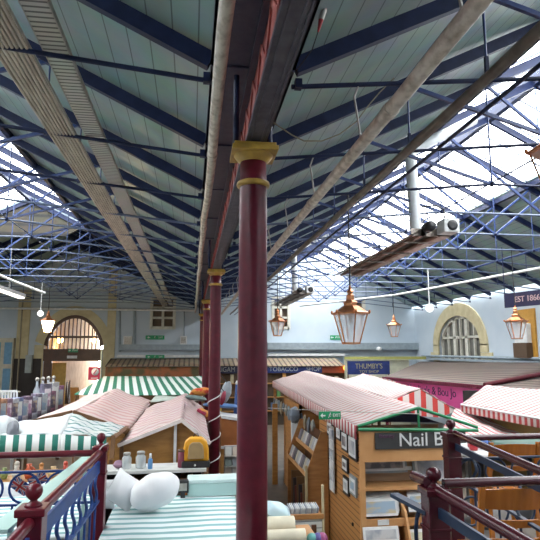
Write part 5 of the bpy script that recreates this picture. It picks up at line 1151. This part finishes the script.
# union flag bunting
def union_flag(px, py, Y, wpx, ang, label):
    U = atY(px, 474.5, Y)
    W = wpx*Y/FPX; Hh = W*.62; p = atY(px, py, Y); t = thing('union_flag', p, label, 'flag', 'union flag bunting'); M = Matrix.Rotation(ang, 4, 'Y')
    def strip(a, b, w_, y, m, nm):
        a = Vector((a[0]*W/2, 0, a[1]*Hh/2)); b = Vector((b[0]*W/2, 0, b[1]*Hh/2)); n = Vector((-(b-a).z, 0, (b-a).x)).normalized()*w_/2
        vs = [M @ (q+Vector((0, yy, 0))) for yy in (y, y+.002) for q in (a-n, b-n, b+n, a+n)]
        o = MB().hexa([v+p for v in vs]).build(nm, m, t)
    MB().tube([p, U+Vector((0, 0, .03))], .003, 5).build('tie_string', M_white, t)
    B_, W_, R_ = flat('flag_blue', (.03, .06, .28)), M_white, flat('flag_red', (.6, .05, .04))
    strip((-1, 0), (1, 0), Hh, 0, B_, 'blue_field')
    for s in (1, -1): strip((-.86, -s*.86), (.86, s*.86), Hh*.17, -.003, W_, 'white_saltire')
    for s in (1, -1): strip((-.86, -s*.86), (.86, s*.86), Hh*.06, -.006, R_, 'red_saltire')
    strip((-1, 0), (1, 0), Hh*.30, -.009, W_, 'white_cross'); strip((0, -1), (0, 1), Hh*.30, -.009, W_, 'white_cross'); strip((-1, 0), (1, 0), Hh*.18, -.012, R_, 'red_cross'); strip((0, -1), (0, 1), Hh*.18, -.012, R_, 'red_cross')
union_flag(20, 486, 4.5, 17, .6, 'union flag inside the blue cast ring')
union_flag(38, 480, 4.5, 16, -.5, 'union flag between two blue cast rings beside the ball finial')
a, b = Vector(atY(8, 475, 4.5)), Vector(atY(52, 472, 4.5)); tag(MB().tube([a, b], .003, 5).build('bunting_string', M_white), 'thin white string of the union flag bunting', 'string')
tag(MB().tube([P1+Vector((-.06, 0, z1p-.0)), P1+Vector((-.055, -.03, z1p-.1)), P1+Vector((-.02, -.06, z1p-.04)), P1+Vector((.02, -.06, z1p+.01)), P1+Vector((.05, 0, z1p+.02))], .005, 6).build('tied_cord', M_white), 'white cord tied around the crimson corner post', 'cord')

# wooden chairs
def make_chair(label):
    t = thing('wooden_chair', (0, 0, 0), label, 'chair', 'wooden cafe chairs'); m = M_chair
    W = .43; Hh = .94
    for s in (-1, 1):
        x = s*W/2; MB().hexa([(x-.018, .0, 0), (x+.018, .0, 0), (x+.018, .04, 0), (x-.018, .04, 0), (x-.02, .05, .45), (x+.02, .05, .45), (x+.02, .09, .45), (x-.02, .09, .45)]).build('leg', m, t, bevel=.004)
        MB().hexa([(x-.02, .05, .45), (x+.02, .05, .45), (x+.02, .09, .45), (x-.02, .09, .45), (x-.018, -.06, Hh), (x+.018, -.06, Hh), (x+.018, -.03, Hh), (x-.018, -.03, Hh)]).build('back_stile', m, t, bevel=.005)
        MB().box(x*.94-.018, x*.94+.018, .42, .456, 0, .44).build('leg', m, t, bevel=.004)
        MB().box(x*.95-.01, x*.95+.01, .06, .44, .18, .21).build('stretcher', m, t)
    MB().box(-W/2+.01, W/2-.01, .05, .47, .44, .47).build('seat', m, t, bevel=.01)
    def slat(z0, z1, yb, yt, crown):
        mb = MB(); n = 10
        for i in range(n):
            u0, u1 = -1+2*i/n, -1+2*(i+1)/n; f = lambda u: (u*(W/2-.015), .035*(1-u*u)); g0 = crown*(1-u0*u0); g1 = crown*(1-u1*u1)
            (xa, ya), (xb, yb_) = f(u0), f(u1)
            mb.hexa([(xa, yb-ya, z0), (xb, yb-yb_, z0), (xb, yb-yb_+.02, z0), (xa, yb-ya+.02, z0), (xa, yt-ya, z1+g0), (xb, yt-yb_, z1+g1), (xb, yt-yb_+.02, z1+g1), (xa, yt-ya+.02, z1+g0)])
        mb.build('back_slat', m, t)
    slat(.80, .915, -.02, -.045, .012); slat(.69, .735, .005, -.005, 0); slat(.58, .62, .03, .02, 0)
    return t
def put(t, x, y, rz): t.location = (x, y, FZ); t.rotation_euler = (0, 0, rz)
c1 = make_chair('wooden chair back in front, just behind the lower maroon handrail')
put(c1, atY(514, 490, 3.28).x+.0, 3.28, -.10)
c2 = copy_tree(c1); c2['label'] = 'wooden chair back farther off, under the purple-maroon handrail'; put(c2, atY(512, 440, 4.75).x, 4.75, -.06)
tt = thing('cafe_table', (3.65, 5.75, FZ), 'round dark green cafe table beyond the farther wooden chair', 'table')
MB().lathe((2.75+.9, 5.75, FZ), [(.36, .72), (.37, .73), (.37, .75), (.36, .76)], 28).build('table_top', flat('table_green', (.05, .12, .09)), tt); MB().lathe((3.65, 5.75, FZ), [(.2, 0), (.2, .02), (.03, .05), (.03, .72)], 16).build('pedestal', M_black, tt)

tt = thing('cafe_table', (2.98, 5.55, FZ), 'white cafe table seen through the navy rings beside the farther chair', 'table')
MB().lathe((2.98, 5.55, FZ), [(.33, .70), (.34, .71), (.34, .73), (.33, .74)], 28).build('table_top', M_white, tt); MB().lathe((2.98, 5.55, FZ), [(.2, 0), (.2, .02), (.03, .05), (.03, .70)], 16).build('pedestal', M_black, tt)
for k, (x, y, c, nm) in enumerate(((2.86, 5.45, (.5, .03, .04), 'red'), (3.0, 5.5, (.05, .12, .4), 'blue'), (2.93, 5.62, (.5, .1, .12), 'coral'))):
    t = thing('mug', (x, y, FZ+.742), '%s mug on the white cafe table beyond the maroon rails' % nm, 'mug'); m = flat('mug_'+nm, c, rough=.3)
    MB().lathe((x, y, FZ+.742), [(.035, 0), (.042, .005), (.044, .095), (.038, .095), (.036, .01)], 16).build('mug_body', m, t)
    MB().tube([(x+.042, y, FZ+.742+.075), (x+.072, y, FZ+.742+.07), (x+.07, y, FZ+.742+.03), (x+.042, y, FZ+.742+.022)], .006, 6).build('handle', m, t)
